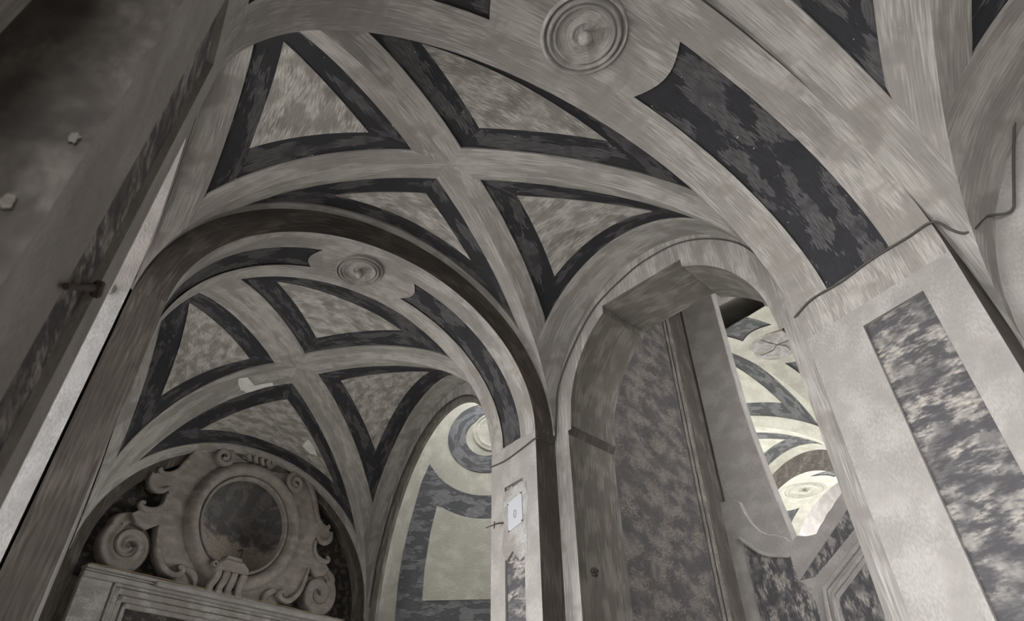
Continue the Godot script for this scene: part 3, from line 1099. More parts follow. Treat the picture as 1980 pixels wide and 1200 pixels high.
# ---- the last bay and the end wall
func build_bay_far_end() -> void:
	var FL := Vector3(-1.441, 3.4277, -2.518)
	var FR := Vector3(0.9774, 3.4277, -2.7587)
	var BR := Vector3(1.248, 3.0675, -6.145)
	var BL := Vector3(-1.424, 3.0675, -5.127)
	var c := structure("ceiling", "smaller looking painted groin vault in front of the cartouche wall", "ceiling")
	vault(c, [FL, FR, BR, BL], [4.451, 4.607, 4.2714, 4.1445], Vector3(-0.2795, 4.5299, -4.2281), {"da": [0.2721, 0.1901, 0.12, 0.1146], "dg": 0.1524, "fa": 0.1693, "fg": 0.172})
	for e in [[Vector3(-0.679, 4.422, -4.497), Vector3(-0.612, 4.452, -4.485), Vector3(-0.565, 4.439, -4.573), Vector3(-0.481, 4.455, -4.556), Vector3(-0.399, 4.474, -4.496), Vector3(-0.384, 4.466, -4.532), Vector3(-0.487, 4.441, -4.613), Vector3(-0.571, 4.411, -4.674), Vector3(-0.62, 4.408, -4.645)], [Vector3(0.12, 4.338, -5.285), Vector3(0.142, 4.362, -5.176), Vector3(0.219, 4.339, -5.258), Vector3(0.296, 4.306, -5.371), Vector3(0.226, 4.313, -5.373)]]:
		put("plaster_patch", flake(e, Vector3(-0.28, 1.5, -4.2)), M.flake, c)
	left_wall("far arch of the left wall, hidden behind the dark pilaster", Vector3(FL.x, 0, FL.z), Vector3(BL.x, 0, BL.z), 3.4277, 3.0675, 4.1445, 0.95, 0.80, 2.75, 0.98, 0.4)
	# right wall: an arch on to the painted room
	var o := structure("wall_right", "moulded wall arch right of the cartouche, opening on a painted wall", "wall")
	var d := (Vector3(BR.x, 0, BR.z) - Vector3(FR.x, 0, FR.z)).normalized()
	var pl := Pl.new(Vector3(FR.x, 0, FR.z), d, Vector3(d.z, 0, -d.x))
	var L := 3.39697
	var top := func(s: float) -> float:
		var x := (s - L * 0.5) / (L * 0.5)
		var y := FR.y if x < 0.0 else BR.y
		return y + (4.607 - y) * sqrt(maxf(0.0, 1.0 - x * x))
	var e1 := half_ellipse(1.64, 1.59, 3.1, 1.4)
	var e2 := half_ellipse(1.6, 1.49, 3.05, 1.39)
	var low := func(s: float) -> float:
		var x := (s - 1.64) / 1.59
		return 0.0 if absf(x) >= 1.0 else 3.1 + 1.4 * sqrt(maxf(0.0, 1.0 - x * x))
	var ss := span(0.0, 0.0499, 2) + aspan(1.64, 1.5899, 60) + span(3.2301, L, 2)
	var mb := MB.new()
	wall_face(mb, pl, ss, top, low)
	put("wall_face", mb, M.band, o)
	mb = MB.new()
	var low2 := func(s: float) -> float:
		var x := (s - 1.6) / 1.49
		return 0.0 if absf(x) >= 1.0 else 3.05 + 1.39 * sqrt(maxf(0.0, 1.0 - x * x))
	wall_face(mb, pl, span(0.0, 0.1099, 2) + aspan(1.6, 1.4899, 60) + span(3.0901, L, 2), func(s): return maxf(low2.call(s), minf(5.0, top.call(s))), low2, -0.03)
	put("recessed_band", mb, M.reveal, o)
	mb = MB.new()
	reveal(mb, pl, e1, 0.0, -0.03, pl.p(1.64, 3.2, 0))
	for s in [0.05, 3.23]:
		reveal(mb, pl, [Vector2(s, 0), Vector2(s, 3.1)], 0.0, -0.03, pl.p(1.6, 1.6, 0))
	reveal(mb, pl, e2, -0.03, -0.06, pl.p(1.6, 3.2, -0.05))
	for s in [0.11, 3.09]:
		reveal(mb, pl, [Vector2(s, 0), Vector2(s, 3.05)], -0.03, -0.06, pl.p(1.6, 1.6, -0.05))
	put("arch_reveal", mb, M.reveal, o)
	mb = MB.new()
	wall_face(mb, pl, span(-0.3, 0.1099, 2) + aspan(1.6, 1.4899, 60) + span(3.0901, L + 0.05, 2), func(_s): return 6.5, low2, -0.06, 5, true)
	put("outer_face", mb, M.plaster, o)
	# end wall with a recessed tympanum
	o = structure("wall_end", "end wall of the gallery, a dark lunette behind the cartouche", "wall")
	var pe := end_wall()
	var hw := 1.4295
	var topE := func(s: float) -> float: return 3.0675 + (4.2714 - 3.0675) * sqrt(maxf(0.0, 1.0 - pow(s / hw, 2.0)))
	var lowE := func(s: float) -> float: return 2.9 if absf(s) >= 1.335 else 3.06 + 1.13 * sqrt(maxf(0.0, 1.0 - pow(s / 1.335, 2.0)))
	mb = MB.new()
	wall_face(mb, pe, span(-hw, -1.3351, 2) + aspan(0.0, 1.3349, 60) + span(1.3351, hw, 2), topE, lowE)
	wall_face(mb, pe, [-hw, hw], func(_s): return 2.9, func(_s): return 0.0)
	put("wall_face", mb, M.brown, o)
	mb = MB.new()
	reveal(mb, pe, half_ellipse(0, 1.335, 3.06, 1.13), 0.0, -0.1, pe.p(0, 3.0, 0))
	for s in [-1.335, 1.335]:
		reveal(mb, pe, [Vector2(s, 2.9), Vector2(s, 3.06)], 0.0, -0.1, pe.p(0, 3.0, 0))
	put("lunette_edge", mb, M.brown, o)
	mb = MB.new()
	for sg in [-1.0, 1.0]:
		var tp := PackedVector2Array()
		for i in 25:
			var th := lerpf(PI * 0.5, 0.0, i / 24.0)
			tp.append(Vector2(-0.1 + sg * 1.56 * cos(th), 3.06 + 1.2 * sin(th)))
		tp.append(Vector2(-0.1 + sg * 1.56, 2.85))
		tp.append(Vector2(-0.1, 2.85))
		for i in 25:
			var th := lerpf(-PI * 0.5, PI * 0.5, i / 24.0)
			tp.append(Vector2(-0.1 + sg * 0.43 * cos(th), 3.61 + 0.43 * sin(th)))
		plate(mb, pe, tp, -0.12, -0.1, 0.001)
	put("tympanum", mb, M.soot, o)
	mb = MB.new()
	wall_face(mb, pe, [-1.9, 1.9], func(_s): return 4.8, func(_s): return 0.0, -0.5, 2, true)
	put("outer_face", mb, M.plaster, o)

# a thin ragged flake lying on a curved surface
func flake(pts: Array, to: Vector3) -> MB:
	var mb := MB.new()
	var c := Vector3.ZERO
	for p in pts:
		c += p / pts.size()
	var up := (to - c).normalized()
	for i in pts.size():
		var a: Vector3 = pts[i]
		var b: Vector3 = pts[(i + 1) % pts.size()]
		var m := (a + b) * 0.5
		m = m.lerp(c, 0.09 * (1 if i % 2 else -1))
		for e in [[a, m], [m, b]]:
			mb.quad(c, e[0], e[1], e[1], to)
			mb.quad(e[0], e[1], e[1] - up * 0.012, e[0] - up * 0.012, m + (m - c) * 30.0)
	return mb

# ---- stair room seen through the opening in the right wall
func build_stair_room() -> void:
	var w := right_wall()
	var o := structure("wall_inner", "dark marbled cross wall seen through the opening, edged by a grooved strip", "wall")
	var pc := Pl.new(w.p(1.6, 0), -w.n, -w.d)
	var mb := MB.new()
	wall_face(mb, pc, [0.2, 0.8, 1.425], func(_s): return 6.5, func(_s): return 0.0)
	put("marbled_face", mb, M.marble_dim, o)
	mb = MB.new()
	mb.box(Transform3D(Basis(pc.d, Vector3.UP, pc.n), pc.p(1.45, 3.25, 0.0)), Vector3(0.03, 6.5, 0.03), 0.008)
	mb.box(Transform3D(Basis(pc.d, Vector3.UP, pc.n), pc.p(1.50, 3.25, 0.0)), Vector3(0.045, 6.5, 0.05), 0.01)
	put("moulded_strip", mb, M.reveal, o)
	mb = MB.new()
	wall_face(mb, pc, [1.42, 1.9], func(_s): return 6.5, func(_s): return 0.0, -0.03)
	wall_face(mb, pc, [0.0, 2.2], func(_s): return 6.5, func(_s): return 0.0, -0.4, 2, true)
	put("recessed_strip", mb, M.brown, o)  # brown face set slightly back beside the moulded strip
	# pier and stair parapet
	o = structure("wall_inner", "pale pier and broken stair parapet with a sloping moulding, in the opening", "wall")
	var pf := Pl.new(w.p(0, 0, -1.85), w.d, w.n)
	mb = MB.new()
	plate(mb, pf, PackedVector2Array([Vector2(1.61, 6.5), Vector2(1.61, 0.0), Vector2(1.15, 0.0), Vector2(1.165, 3.0), Vector2(1.2, 3.29), Vector2(1.245, 3.75), Vector2(1.265, 4.1), Vector2(1.27, 4.6), Vector2(1.27, 6.5)]), -0.09, 0.0, 0.008)
	put("pier", mb, M.plaster, o)
	var hh := 0.04
	var rag := PackedVector2Array()
	for q in [[1.66, 3.36], [1.6, 3.36], [1.51, 3.355], [1.471, 3.322], [1.451, 3.237], [1.416, 3.14], [1.37, 3.075], [1.327, 3.041], [1.27, 3.02], [1.207, 2.989], [1.18, 2.955], [1.155, 2.945], [1.13, 2.968], [1.103, 2.972], [1.06, 2.955], [1.025, 2.952], [0.984, 2.951], [0.95, 2.99], [0.909, 3.021], [0.875, 3.06], [0.838, 3.081], [0.79, 3.125], [0.755, 3.148], [0.7, 3.2], [0.632, 3.243], [0.4, 3.42], [0.0, 3.74], [-0.9, 4.4], [-0.9, 0.0], [1.66, 0.0]]:
		rag.append(Vector2(q[0], q[1]))
	mb = MB.new()
	plate(mb, pf, rag, -0.08, hh, 0.008)
	put("parapet", mb, M.plaster, o)
	mb = MB.new()
	plate(mb, pf, PackedVector2Array([Vector2(1.516, 3.03), Vector2(1.443, 2.956), Vector2(1.357, 2.895), Vector2(1.2, 2.85), Vector2(1.19, 2.69), Vector2(1.12, 2.62), Vector2(1.113, 0.6), Vector2(1.53, 0.6)]), hh - 0.01, hh + 0.004, 0.003)
	plate(mb, pf, PackedVector2Array([Vector2(1.18, 2.69), Vector2(0.62, 3.137), Vector2(-0.6, 4.08), Vector2(-0.6, 3.86), Vector2(0.6, 3.0), Vector2(1.07, 2.69)]), hh - 0.01, hh + 0.004, 0.003)
	plate(mb, pf, PackedVector2Array([Vector2(0.97, 2.53), Vector2(0.6, 2.80), Vector2(-0.6, 3.68), Vector2(-0.6, 0.6), Vector2(0.975, 0.6)]), hh - 0.01, hh + 0.004, 0.003)
	put("marbled_panel", mb, M.marble, o)
	mb = MB.new()
	stroke(mb, pf, PackedVector2Array([Vector2(-0.6, 3.77), Vector2(0.6, 2.91), Vector2(1.035, 2.605), Vector2(1.06, 2.45), Vector2(1.06, 0.6)]), [0.016], [0.022], hh)
	stroke(mb, pf, PackedVector2Array([Vector2(-0.6, 3.71), Vector2(0.6, 2.85), Vector2(0.99, 2.57), Vector2(1.01, 2.45), Vector2(1.01, 0.6)]), [0.014], [0.016], hh)
	put("moulding", mb, M.plaster, o)
	mb = MB.new()
	stroke(mb, pf, curve([Vector2(1.54, 3.06), Vector2(1.443, 2.956), Vector2(1.357, 2.895), Vector2(1.204, 2.85)]), [0.012], [0.012], hh)
	put("moulding", mb, M.plaster, o)
	mb = MB.new()
	plate(mb, pf, PackedVector2Array([Vector2(0.63, 2.71), Vector2(0.685, 2.66), Vector2(0.68, 2.6), Vector2(0.64, 2.58), Vector2(0.6, 2.62), Vector2(0.6, 2.68)]), hh, hh + 0.008, 0.004)
	put("plaster_patch", mb, M.flake, o)
	# cover
	mb = MB.new()
	mb.box(Transform3D(Basis(w.d, Vector3.UP, w.n), w.p(0.3, 6.6, -1.2)), Vector3(3.4, 0.2, 2.6), 0.02)
	var cv := put(numbered("ceiling"), mb, M.plaster, self)
	tag(cv, "plain flat ceiling over the stair room beyond the opening", "ceiling", "", "structure")
	var near := structure("wall_inner", "near wall of the stair room, hidden behind the nearest pilaster, with a high window added to bring in light", "wall")
	var pn := Pl.new(w.p(-0.9, 0), -w.n, w.d)  # window gap added to brighten the stair room
	mb = MB.new()
	wall_face(mb, pn, [0.0, 0.3, 0.6, 1.0, 1.6], func(_s): return 2.4, func(_s): return 0.0)
	wall_face(mb, pn, [0.0, 0.3, 0.6, 1.0, 1.6], func(_s): return 6.5, func(_s): return 5.6)
	wall_face(mb, pn, [0.0, 0.3, 0.5], func(_s): return 5.6, func(_s): return 2.4)
	put("wall_face", mb, M.plaster, near)

# ---- painted wall beyond the arch of the last bay
func build_painted_room() -> void:
	var o := structure("wall_painted", "pale green painted wall with a dark ring and framed panel behind the slim pilaster", "wall")
	var pl := Pl.new(Vector3(1.45, 0, -6.25), Vector3(0.848, 0, 0.53), Vector3(-0.53, 0, 0.848))
	var mb := MB.new()
	wall_face(mb, pl, [-0.8, 0.5, 1.5, 2.4], func(_s): return 7.0, func(_s): return 0.0)
	wall_face(mb, pl, [-0.8, 2.4], func(_s): return 7.0, func(_s): return 0.0, -0.35, 2, true)
	put("wall_face", mb, M.pale_green, o)
	var c := Vector2(1.09, 5.17)
	var poly := PackedVector2Array()
	var left := [Vector2(0.408, 4.826), Vector2(0.327, 4.603), Vector2(0.242, 4.163), Vector2(0.179, 3.752), Vector2(0.161, 3.444), Vector2(0.166, 3.08), Vector2(0.166, 2.9)]
	for p in left:
		poly.append(p)
	for i in left.size():
		var p: Vector2 = left[left.size() - 1 - i]
		poly.append(Vector2(2.18 - p.x, p.y))
	for i in range(1, 24):
		var th := lerpf(deg_to_rad(-27.0), deg_to_rad(-153.0), i / 24.0)
		poly.append(c + Vector2(cos(th), sin(th)) * 0.755)
	mb = MB.new()
	plate(mb, pl, poly, -0.01, 0.006, 0.003)
	var fr := put("painted_frame", mb, M.dark_lit, o)
	poly = PackedVector2Array([Vector2(0.529, 4.294), Vector2(0.473, 3.99), Vector2(0.435, 3.591), Vector2(0.434, 3.27), Vector2(1.746, 3.27), Vector2(1.745, 3.591), Vector2(1.707, 3.99), Vector2(1.651, 4.294)])
	for i in range(1, 16):
		var th := lerpf(deg_to_rad(-54.0), deg_to_rad(-126.0), i / 16.0)
		poly.append(Vector2(1.09, 5.065) + Vector2(cos(th), sin(th)) * 0.93)
	mb = MB.new()
	plate(mb, pl, poly, -0.01, 0.012, 0.003)
	put("light_panel", mb, M.pale_green, fr)
	mb = MB.new()
	mb.lathe(pl.basis_at(c.x, c.y), [Vector2(0.474, 0.0), Vector2(0.472, 0.006), Vector2(0.255, 0.006), Vector2(0.25, 0.0)], 64)
	put("dark_ring", mb, M.dark_lit, o)
	mb = MB.new()
	mb.lathe(pl.basis_at(c.x + 0.1, c.y + 0.07), [Vector2(0.27, 0.0), Vector2(0.262, 0.014), Vector2(0.24, 0.014), Vector2(0.235, 0.004), Vector2(0.21, 0.016), Vector2(0.19, 0.012), Vector2(0.17, 0.002), Vector2(0.08, 0.0), Vector2(0.06, 0.02), Vector2(0.0, 0.03)], 48)
	put("medallion", mb, M.pale_green, o)

# ---- the bright hall far beyond the stair
func build_bright_hall() -> void:
	var f4 := Transform3D(Basis(Vector3.UP, 0.096), Vector3(4.877, 0, -2.542))
	var a := thing("transverse_arch", "sunlit arch band seen through the opening, with a round patch of bare plaster", "arch")
	arch(a, f4, {"hw": 1.854, "b": 1.052, "y0": 4.736, "t": 0.8645, "step": 0.195, "oy": 4.736, "oc": 6.02, "iy": 4.586, "ic": 6.168, "z1": 0.235, "z2": 0.63, "a0": 3.0, "a1": 78.5, "a2": 104.0, "th1": 2.1, "face": "reveal", "mat": "pale", "dark": "dark_lit"})
	# bare patch where the rosette fell
	var cp := ell(f4, 1.854, 1.052, 4.736, deg_to_rad(91.0), -0.45)
	var mb := MB.new()
	var tr := Transform3D(Basis(Vector3(1, 0, 0), Vector3(0, -1, 0), Vector3(0, 0, -1)).rotated(Vector3.UP, 0.096), cp)
	mb.lathe(tr, [Vector2(0.315, -0.03), Vector2(0.31, 0.012), Vector2(0.29, 0.02), Vector2(0.15, 0.014), Vector2(0.0, 0.018)], 44, 0.05)
	put("bare_patch", mb, M.whitish, a)
	mb = MB.new()
	for q in [[[-0.02, -0.24], [0.03, -0.12], [-0.01, 0.0], [0.05, 0.1], [0.02, 0.25]], [[-0.25, 0.05], [-0.12, 0.03], [-0.01, 0.0]], [[-0.01, 0.0], [0.1, -0.05], [0.22, -0.02]]]:
		var cp3: Array = []
		for e in q:
			cp3.append(tr * Vector3(e[0], 0.018, e[1]))
		mb.tube(curve3(cp3, 3), [0.0045], 5)
	put("crack", mb, M.cable, a)
	var c := structure("ceiling", "bright painted groin vault of the far hall, glimpsed through the opening", "ceiling")
	var FR := Vector3(6.834, 4.586, -3.599)
	var FL := Vector3(2.755, 4.586, -3.206)
	var BR := Vector3(8.997, 4.586, -7.832)
	var BL := FL + (BR - FR)
	vault(c, [FL, FR, BR, BL], [6.168, 5.927, 6.0, 6.0], Vector3(5.86, 6.116, -5.793), {"da": [0.291, 0.2, 0.25, 0.25], "dg": 0.194, "fa": 0.267, "fg": 0.231, "mat": "pale", "dark": "dark_lit", "panel": "pale"})
	var f5 := Transform3D(Basis(Vector3.UP, -2.04), Vector3(7.934, 0, -5.734))
	a = thing("transverse_arch", "farthest arch with a brown edge and an intact rosette, low in the opening", "arch")
	arch(a, f5, {"hw": 2.083, "b": 1.179, "y0": 4.463, "t": 0.85, "step": 0.27, "oy": 4.586, "oc": 5.927, "iy": 4.5, "ic": 5.927, "z1": 0.23, "z2": 0.62, "a0": 3.0, "a1": 72.0, "a2": 108.0, "ros": 90.0, "rosz": -0.43, "rosr": 0.33, "mat": "pale", "dark": "dark_lit"})

	var hw := structure("wall_hall_screen", "plain outer wall added to cut the daylight in the bright hall, with a wide opening", "wall")
	mb = MB.new()
	var ph := Pl.new(Vector3(11.5, 0, 2.0), Vector3(0, 0, -1), Vector3(-1, 0, 0))  # walls added here to cut the daylight reaching the hall
	var oh := func(s: float) -> float: return 0.0 if (s < 2.0 or s > 11.0) else 5.9
	wall_face(mb, ph, [0.0, 1.0, 1.999, 2.0, 6.0, 11.0, 11.001, 12.0], func(_s): return 7.2, oh)
	var ph2 := Pl.new(Vector3(3.2, 0, 1.6), Vector3(1, 0, 0), Vector3(0, 0, -1))
	wall_face(mb, ph2, [0.0, 4.0, 8.4], func(_s): return 7.2, func(_s): return 0.0)
	put("wall_face", mb, M.plaster, hw)
	mb = MB.new()
	mb.box(Transform3D(Basis.IDENTITY, Vector3(7.7, 7.3, -3.4)), Vector3(7.8, 0.2, 10.4), 0.02)  # roof slab added to hold sky light back from the hall
	var rf := put("roof", mb, M.plaster, self)
	tag(rf, "flat roof added to hold back light over the bright hall beyond the stair", "roof", "", "structure")

# ---- stucco cartouche on the end wall
func build_cartouche() -> void:
	var o := thing("cartouche", "stucco cartouche with scrolls and volutes round a dark circular niche on the end wall", "cartouche")
	var pe := end_wall()
	var ax := -0.09
	var h0 := -0.1
	var half := [Vector2(0.2, 4.19), Vector2(0.31, 4.225), Vector2(0.40, 4.237), Vector2(0.50, 4.215), Vector2(0.58, 4.165), Vector2(0.64, 4.10), Vector2(0.686, 4.008), Vector2(0.715, 3.93), Vector2(0.762, 3.875), Vector2(0.82, 3.83), Vector2(0.885, 3.83), Vector2(0.93, 3.80), Vector2(0.954, 3.766), Vector2(0.927, 3.69), Vector2(0.862, 3.662), Vector2(0.79, 3.699), Vector2(0.766, 3.66), Vector2(0.774, 3.571), Vector2(0.81, 3.51), Vector2(0.87, 3.476), Vector2(0.947, 3.479), Vector2(1.0, 3.43), Vector2(0.944, 3.361), Vector2(0.855, 3.333), Vector2(0.764, 3.397), Vector2(0.741, 3.272), Vector2(0.715, 3.19), Vector2(0.66, 3.11), Vector2(0.594, 3.045), Vector2(0.508, 3.02), Vector2(0.44, 2.985), Vector2(0.3, 2.965)]
	var mb := MB.new()
	for sg in [-1.0, 1.0]:
		var poly := PackedVector2Array([Vector2(ax, 4.17)])
		for p in half:
			poly.append(Vector2(ax + sg * p.x, p.y))
		poly.append(Vector2(ax, 2.96))
		for i in 25:
			var th := lerpf(-PI * 0.5, PI * 0.5, i / 24.0)
			poly.append(Vector2(ax + sg * 0.45 * cos(th), 3.61 + 0.45 * sin(th)))
		plate(mb, pe, poly, h0, 0.005, 0.008)
	put("body", mb, M.stucco, o)
	# round frame
	var cc := Vector2(ax - 0.01, 3.61)
	mb = MB.new()
	mb.lathe(pe.basis_at(cc.x, cc.y), [Vector2(0.585, -0.02), Vector2(0.575, 0.012), Vector2(0.56, 0.035), Vector2(0.535, 0.058), Vector2(0.505, 0.066), Vector2(0.48, 0.058), Vector2(0.462, 0.042), Vector2(0.452, 0.02), Vector2(0.447, 0.0)], 72)
	var ring := put("round_frame", mb, M.stucco, o)
	mb = MB.new()
	mb.lathe(pe.basis_at(cc.x, cc.y), [Vector2(0.446, 0.0), Vector2(0.442, 0.018), Vector2(0.43, 0.026), Vector2(0.418, 0.02), Vector2(0.41, 0.004), Vector2(0.405, -0.02)], 72)
	put("inner_fillet", mb, M.stucco, ring)
	# niche bowl, sooty above and dusty below
	mb = MB.new()
	var rows: Array = []
	var uvs: Array = []
	for k in 65:
		var th := TAU * k / 64.0
		var r := PackedVector3Array()
		var u := PackedVector2Array()
		for i in 15:
			var f := i / 14.0
			var rr := 0.41 * cos(f * PI * 0.5)
			var x := rr * cos(th)
			var y := rr * sin(th)
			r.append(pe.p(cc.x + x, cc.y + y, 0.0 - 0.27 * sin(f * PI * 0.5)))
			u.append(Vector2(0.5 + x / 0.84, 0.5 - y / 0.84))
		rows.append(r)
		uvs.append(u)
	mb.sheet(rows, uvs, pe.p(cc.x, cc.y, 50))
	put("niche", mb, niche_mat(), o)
	mb = MB.new()
	mb.tube(PackedVector3Array([pe.p(cc.x + 0.13, cc.y - 0.16, -0.25), pe.p(cc.x + 0.13, cc.y - 0.162, -0.17)]), [0.006], 8)
	mb.tube(PackedVector3Array([pe.p(cc.x + 0.13, cc.y - 0.155, -0.17), pe.p(cc.x + 0.13, cc.y - 0.25, -0.165)]), [0.004], 6)
	put("hook", mb, M.iron, o)
	for sg in [-1.0, 1.0]:
		var q := func(x: float, y: float) -> Vector2: return Vector2(ax + sg * x, y)
		var mir := func(p: PackedVector2Array) -> PackedVector2Array:
			var r := PackedVector2Array()
			for e in p:
				r.append(Vector2(ax + sg * e.x, e.y))
			return r
		# large lower volute
		mb = MB.new()
		var sp := spiral(Vector2(0.93, 3.19), 0.195, 0.03, deg_to_rad(100.0), -1.75, 90)
		var lead := curve([Vector2(0.80, 3.44), Vector2(0.9, 3.42), Vector2(0.99, 3.405), Vector2(1.06, 3.36)], 6)
		var sp2 := PackedVector2Array()
		for p in lead:
			sp2.append(p)
		for i in range(8, sp.size()):
			sp2.append(sp[i])
		stroke(mb, pe, mir.call(sp2), [0.03, 0.062, 0.064, 0.06, 0.052, 0.042, 0.034], [0.06, 0.085, 0.095, 0.1, 0.105, 0.11], h0, 0.12)
		mb.lathe(pe.basis_at(ax + sg * 0.93, 3.19, h0), [Vector2(0.2, 0.0), Vector2(0.19, 0.05), Vector2(0.1, 0.06), Vector2(0.0, 0.06)], 32)
		put("volute", mb, M.stucco, o)
		# crowning scroll with its small volute
		mb = MB.new()
		var top := curve([Vector2(0.89, 3.85), Vector2(0.905, 3.83), Vector2(0.862, 3.815), Vector2(0.80, 3.835), Vector2(0.745, 3.89), Vector2(0.70, 3.99), Vector2(0.645, 4.095), Vector2(0.575, 4.18), Vector2(0.49, 4.228), Vector2(0.40, 4.238)], 6)
		var sp3 := spiral(Vector2(0.40, 4.135), 0.098, 0.02, deg_to_rad(90.0), 1.6, 50)
		var tp := PackedVector2Array()
		for p in top:
			tp.append(p)
		for i in range(1, sp3.size()):
			tp.append(sp3[i])
		stroke(mb, pe, mir.call(tp), [0.016, 0.022, 0.024, 0.028, 0.03, 0.028, 0.024, 0.02], [0.02, 0.025, 0.03, 0.04, 0.05, 0.055, 0.06], 0.0)
		put("scroll", mb, M.stucco, o)
		# ear, inner lip and foot curls
		mb = MB.new()
		stroke(mb, pe, mir.call(curve([Vector2(0.95, 3.79), Vector2(0.94, 3.71), Vector2(0.885, 3.665), Vector2(0.82, 3.675), Vector2(0.778, 3.72)], 6)), [0.012, 0.026, 0.028, 0.022, 0.01], [0.02, 0.03, 0.03, 0.02], 0.0)
		stroke(mb, pe, mir.call(curve([Vector2(0.775, 3.66), Vector2(0.778, 3.575), Vector2(0.82, 3.515), Vector2(0.89, 3.488), Vector2(0.95, 3.495), Vector2(0.955, 3.53), Vector2(0.925, 3.535)], 6)), [0.01, 0.02, 0.024, 0.022, 0.014], [0.02, 0.03, 0.03, 0.02], 0.0)
		put("ear", mb, M.stucco, o)
		mb = MB.new()
		stroke(mb, pe, mir.call(curve([Vector2(0.75, 3.39), Vector2(0.728, 3.27), Vector2(0.70, 3.18), Vector2(0.645, 3.10), Vector2(0.58, 3.055), Vector2(0.51, 3.05), Vector2(0.472, 3.085), Vector2(0.49, 3.118), Vector2(0.52, 3.105)], 6)), [0.016, 0.022, 0.026, 0.028, 0.026, 0.024, 0.02], [0.015, 0.03, 0.045, 0.055, 0.055], 0.0)
		stroke(mb, pe, mir.call(curve([Vector2(0.47, 3.12), Vector2(0.40, 3.105), Vector2(0.345, 3.06), Vector2(0.325, 2.985)], 6)), [0.012, 0.03, 0.028, 0.014], [0.02, 0.035, 0.03], 0.0)
		put("foot_scroll", mb, M.stucco, o)
	# crest between the upper scrolls
	mb = MB.new()
	plate(mb, pe, PackedVector2Array([Vector2(-0.30, 4.19), Vector2(-0.31, 4.28), Vector2(-0.25, 4.33), Vector2(-0.17, 4.31), Vector2(-0.1, 4.335), Vector2(-0.02, 4.315), Vector2(0.05, 4.31), Vector2(0.09, 4.26), Vector2(0.03, 4.18)]), h0, 0.01, 0.02)
	for e in [-0.235, -0.165, -0.095, -0.025]:
		stroke(mb, pe, curve([Vector2(e + 0.02, 4.19), Vector2(e - 0.012, 4.24), Vector2(e + 0.012, 4.29), Vector2(e + 0.03, 4.27)], 6), [0.02, 0.024, 0.02, 0.012], [0.03, 0.045, 0.04], 0.0)
	for e in [[-0.255, -1.0], [0.035, 1.0]]:
		stroke(mb, pe, spiral(Vector2(e[0], 4.275), 0.035, 0.008, PI * 0.5, e[1] * 1.3, 24), [0.016, 0.012], [0.03, 0.045], 0.0)
	put("crest", mb, M.stucco, o)
	# bracket with hanging tassels at the foot of the niche
	mb = MB.new()
	plate(mb, pe, PackedVector2Array([Vector2(-0.325, 3.15), Vector2(-0.315, 3.205), Vector2(-0.262, 3.252), Vector2(-0.075, 3.252), Vector2(-0.012, 3.205), Vector2(-0.02, 3.16)]), 0.0, 0.12, 0.018)
	plate(mb, pe, PackedVector2Array([Vector2(-0.255, 3.245), Vector2(-0.235, 3.285), Vector2(-0.1, 3.285), Vector2(-0.08, 3.245)]), 0.0, 0.1, 0.01)
	var br := put("bracket", mb, M.stucco, o)
	for e in [[-0.292, -0.024, -1.0], [-0.212, -0.018, 0.0], [-0.14, -0.004, 0.0], [-0.05, 0.004, 1.0]]:
		mb = MB.new()
		var x: float = e[0]
		var dx: float = e[1]
		var sw: float = e[2]
		stroke(mb, pe, curve([Vector2(x + sw * 0.03, 3.165), Vector2(x + 0.008, 3.13), Vector2(x + 0.004, 3.08), Vector2(x + dx * 0.6, 3.03), Vector2(x + dx, 2.99), Vector2(x + dx, 2.955)], 6), [0.03, 0.036, 0.035, 0.032, 0.028, 0.034, 0.02], [0.05, 0.065, 0.06, 0.05, 0.04, 0.055, 0.02], 0.045, 0.1)
		put("tassel", mb, M.stucco, br)
	mb = MB.new()
	stroke(mb, pe, spiral(Vector2(-0.325, 3.185), 0.03, 0.006, 0.0, 1.3, 24), [0.014, 0.01], [0.05, 0.06], 0.05)
	put("curl", mb, M.stucco, br)

func niche_mat() -> StandardMaterial3D:
	var n := 512
	var a := noise_img(n, n, 301, 0.012, 5, 12.0)
	var b := noise_img(n, n, 317, 0.05, 3)
	a.convert(Image.FORMAT_L8)
	b.convert(Image.FORMAT_L8)
	var da := a.get_data()
	var db := b.get_data()
	var out := PackedByteArray()
	out.resize(n * n * 3)
	for y in n:
		for x in n:
			var i := y * n + x
			var va := da[i] / 255.0
			var vb := db[i] / 255.0
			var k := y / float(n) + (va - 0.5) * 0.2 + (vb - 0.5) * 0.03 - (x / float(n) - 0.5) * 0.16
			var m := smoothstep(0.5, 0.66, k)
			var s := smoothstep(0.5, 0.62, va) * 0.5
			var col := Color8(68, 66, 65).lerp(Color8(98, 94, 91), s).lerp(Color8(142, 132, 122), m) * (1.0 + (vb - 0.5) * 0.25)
			out[i * 3] = int(clampf(col.r, 0, 1) * 255)
			out[i * 3 + 1] = int(clampf(col.g, 0, 1) * 255)
			out[i * 3 + 2] = int(clampf(col.b, 0, 1) * 255)
	var m := StandardMaterial3D.new()
	m.resource_name = "niche"
	m.albedo_texture = ImageTexture.create_from_image(Image.create_from_data(n, n, false, Image.FORMAT_RGB8, out))
	m.roughness = 0.7
	m.cull_mode = BaseMaterial3D.CULL_DISABLED
	return m

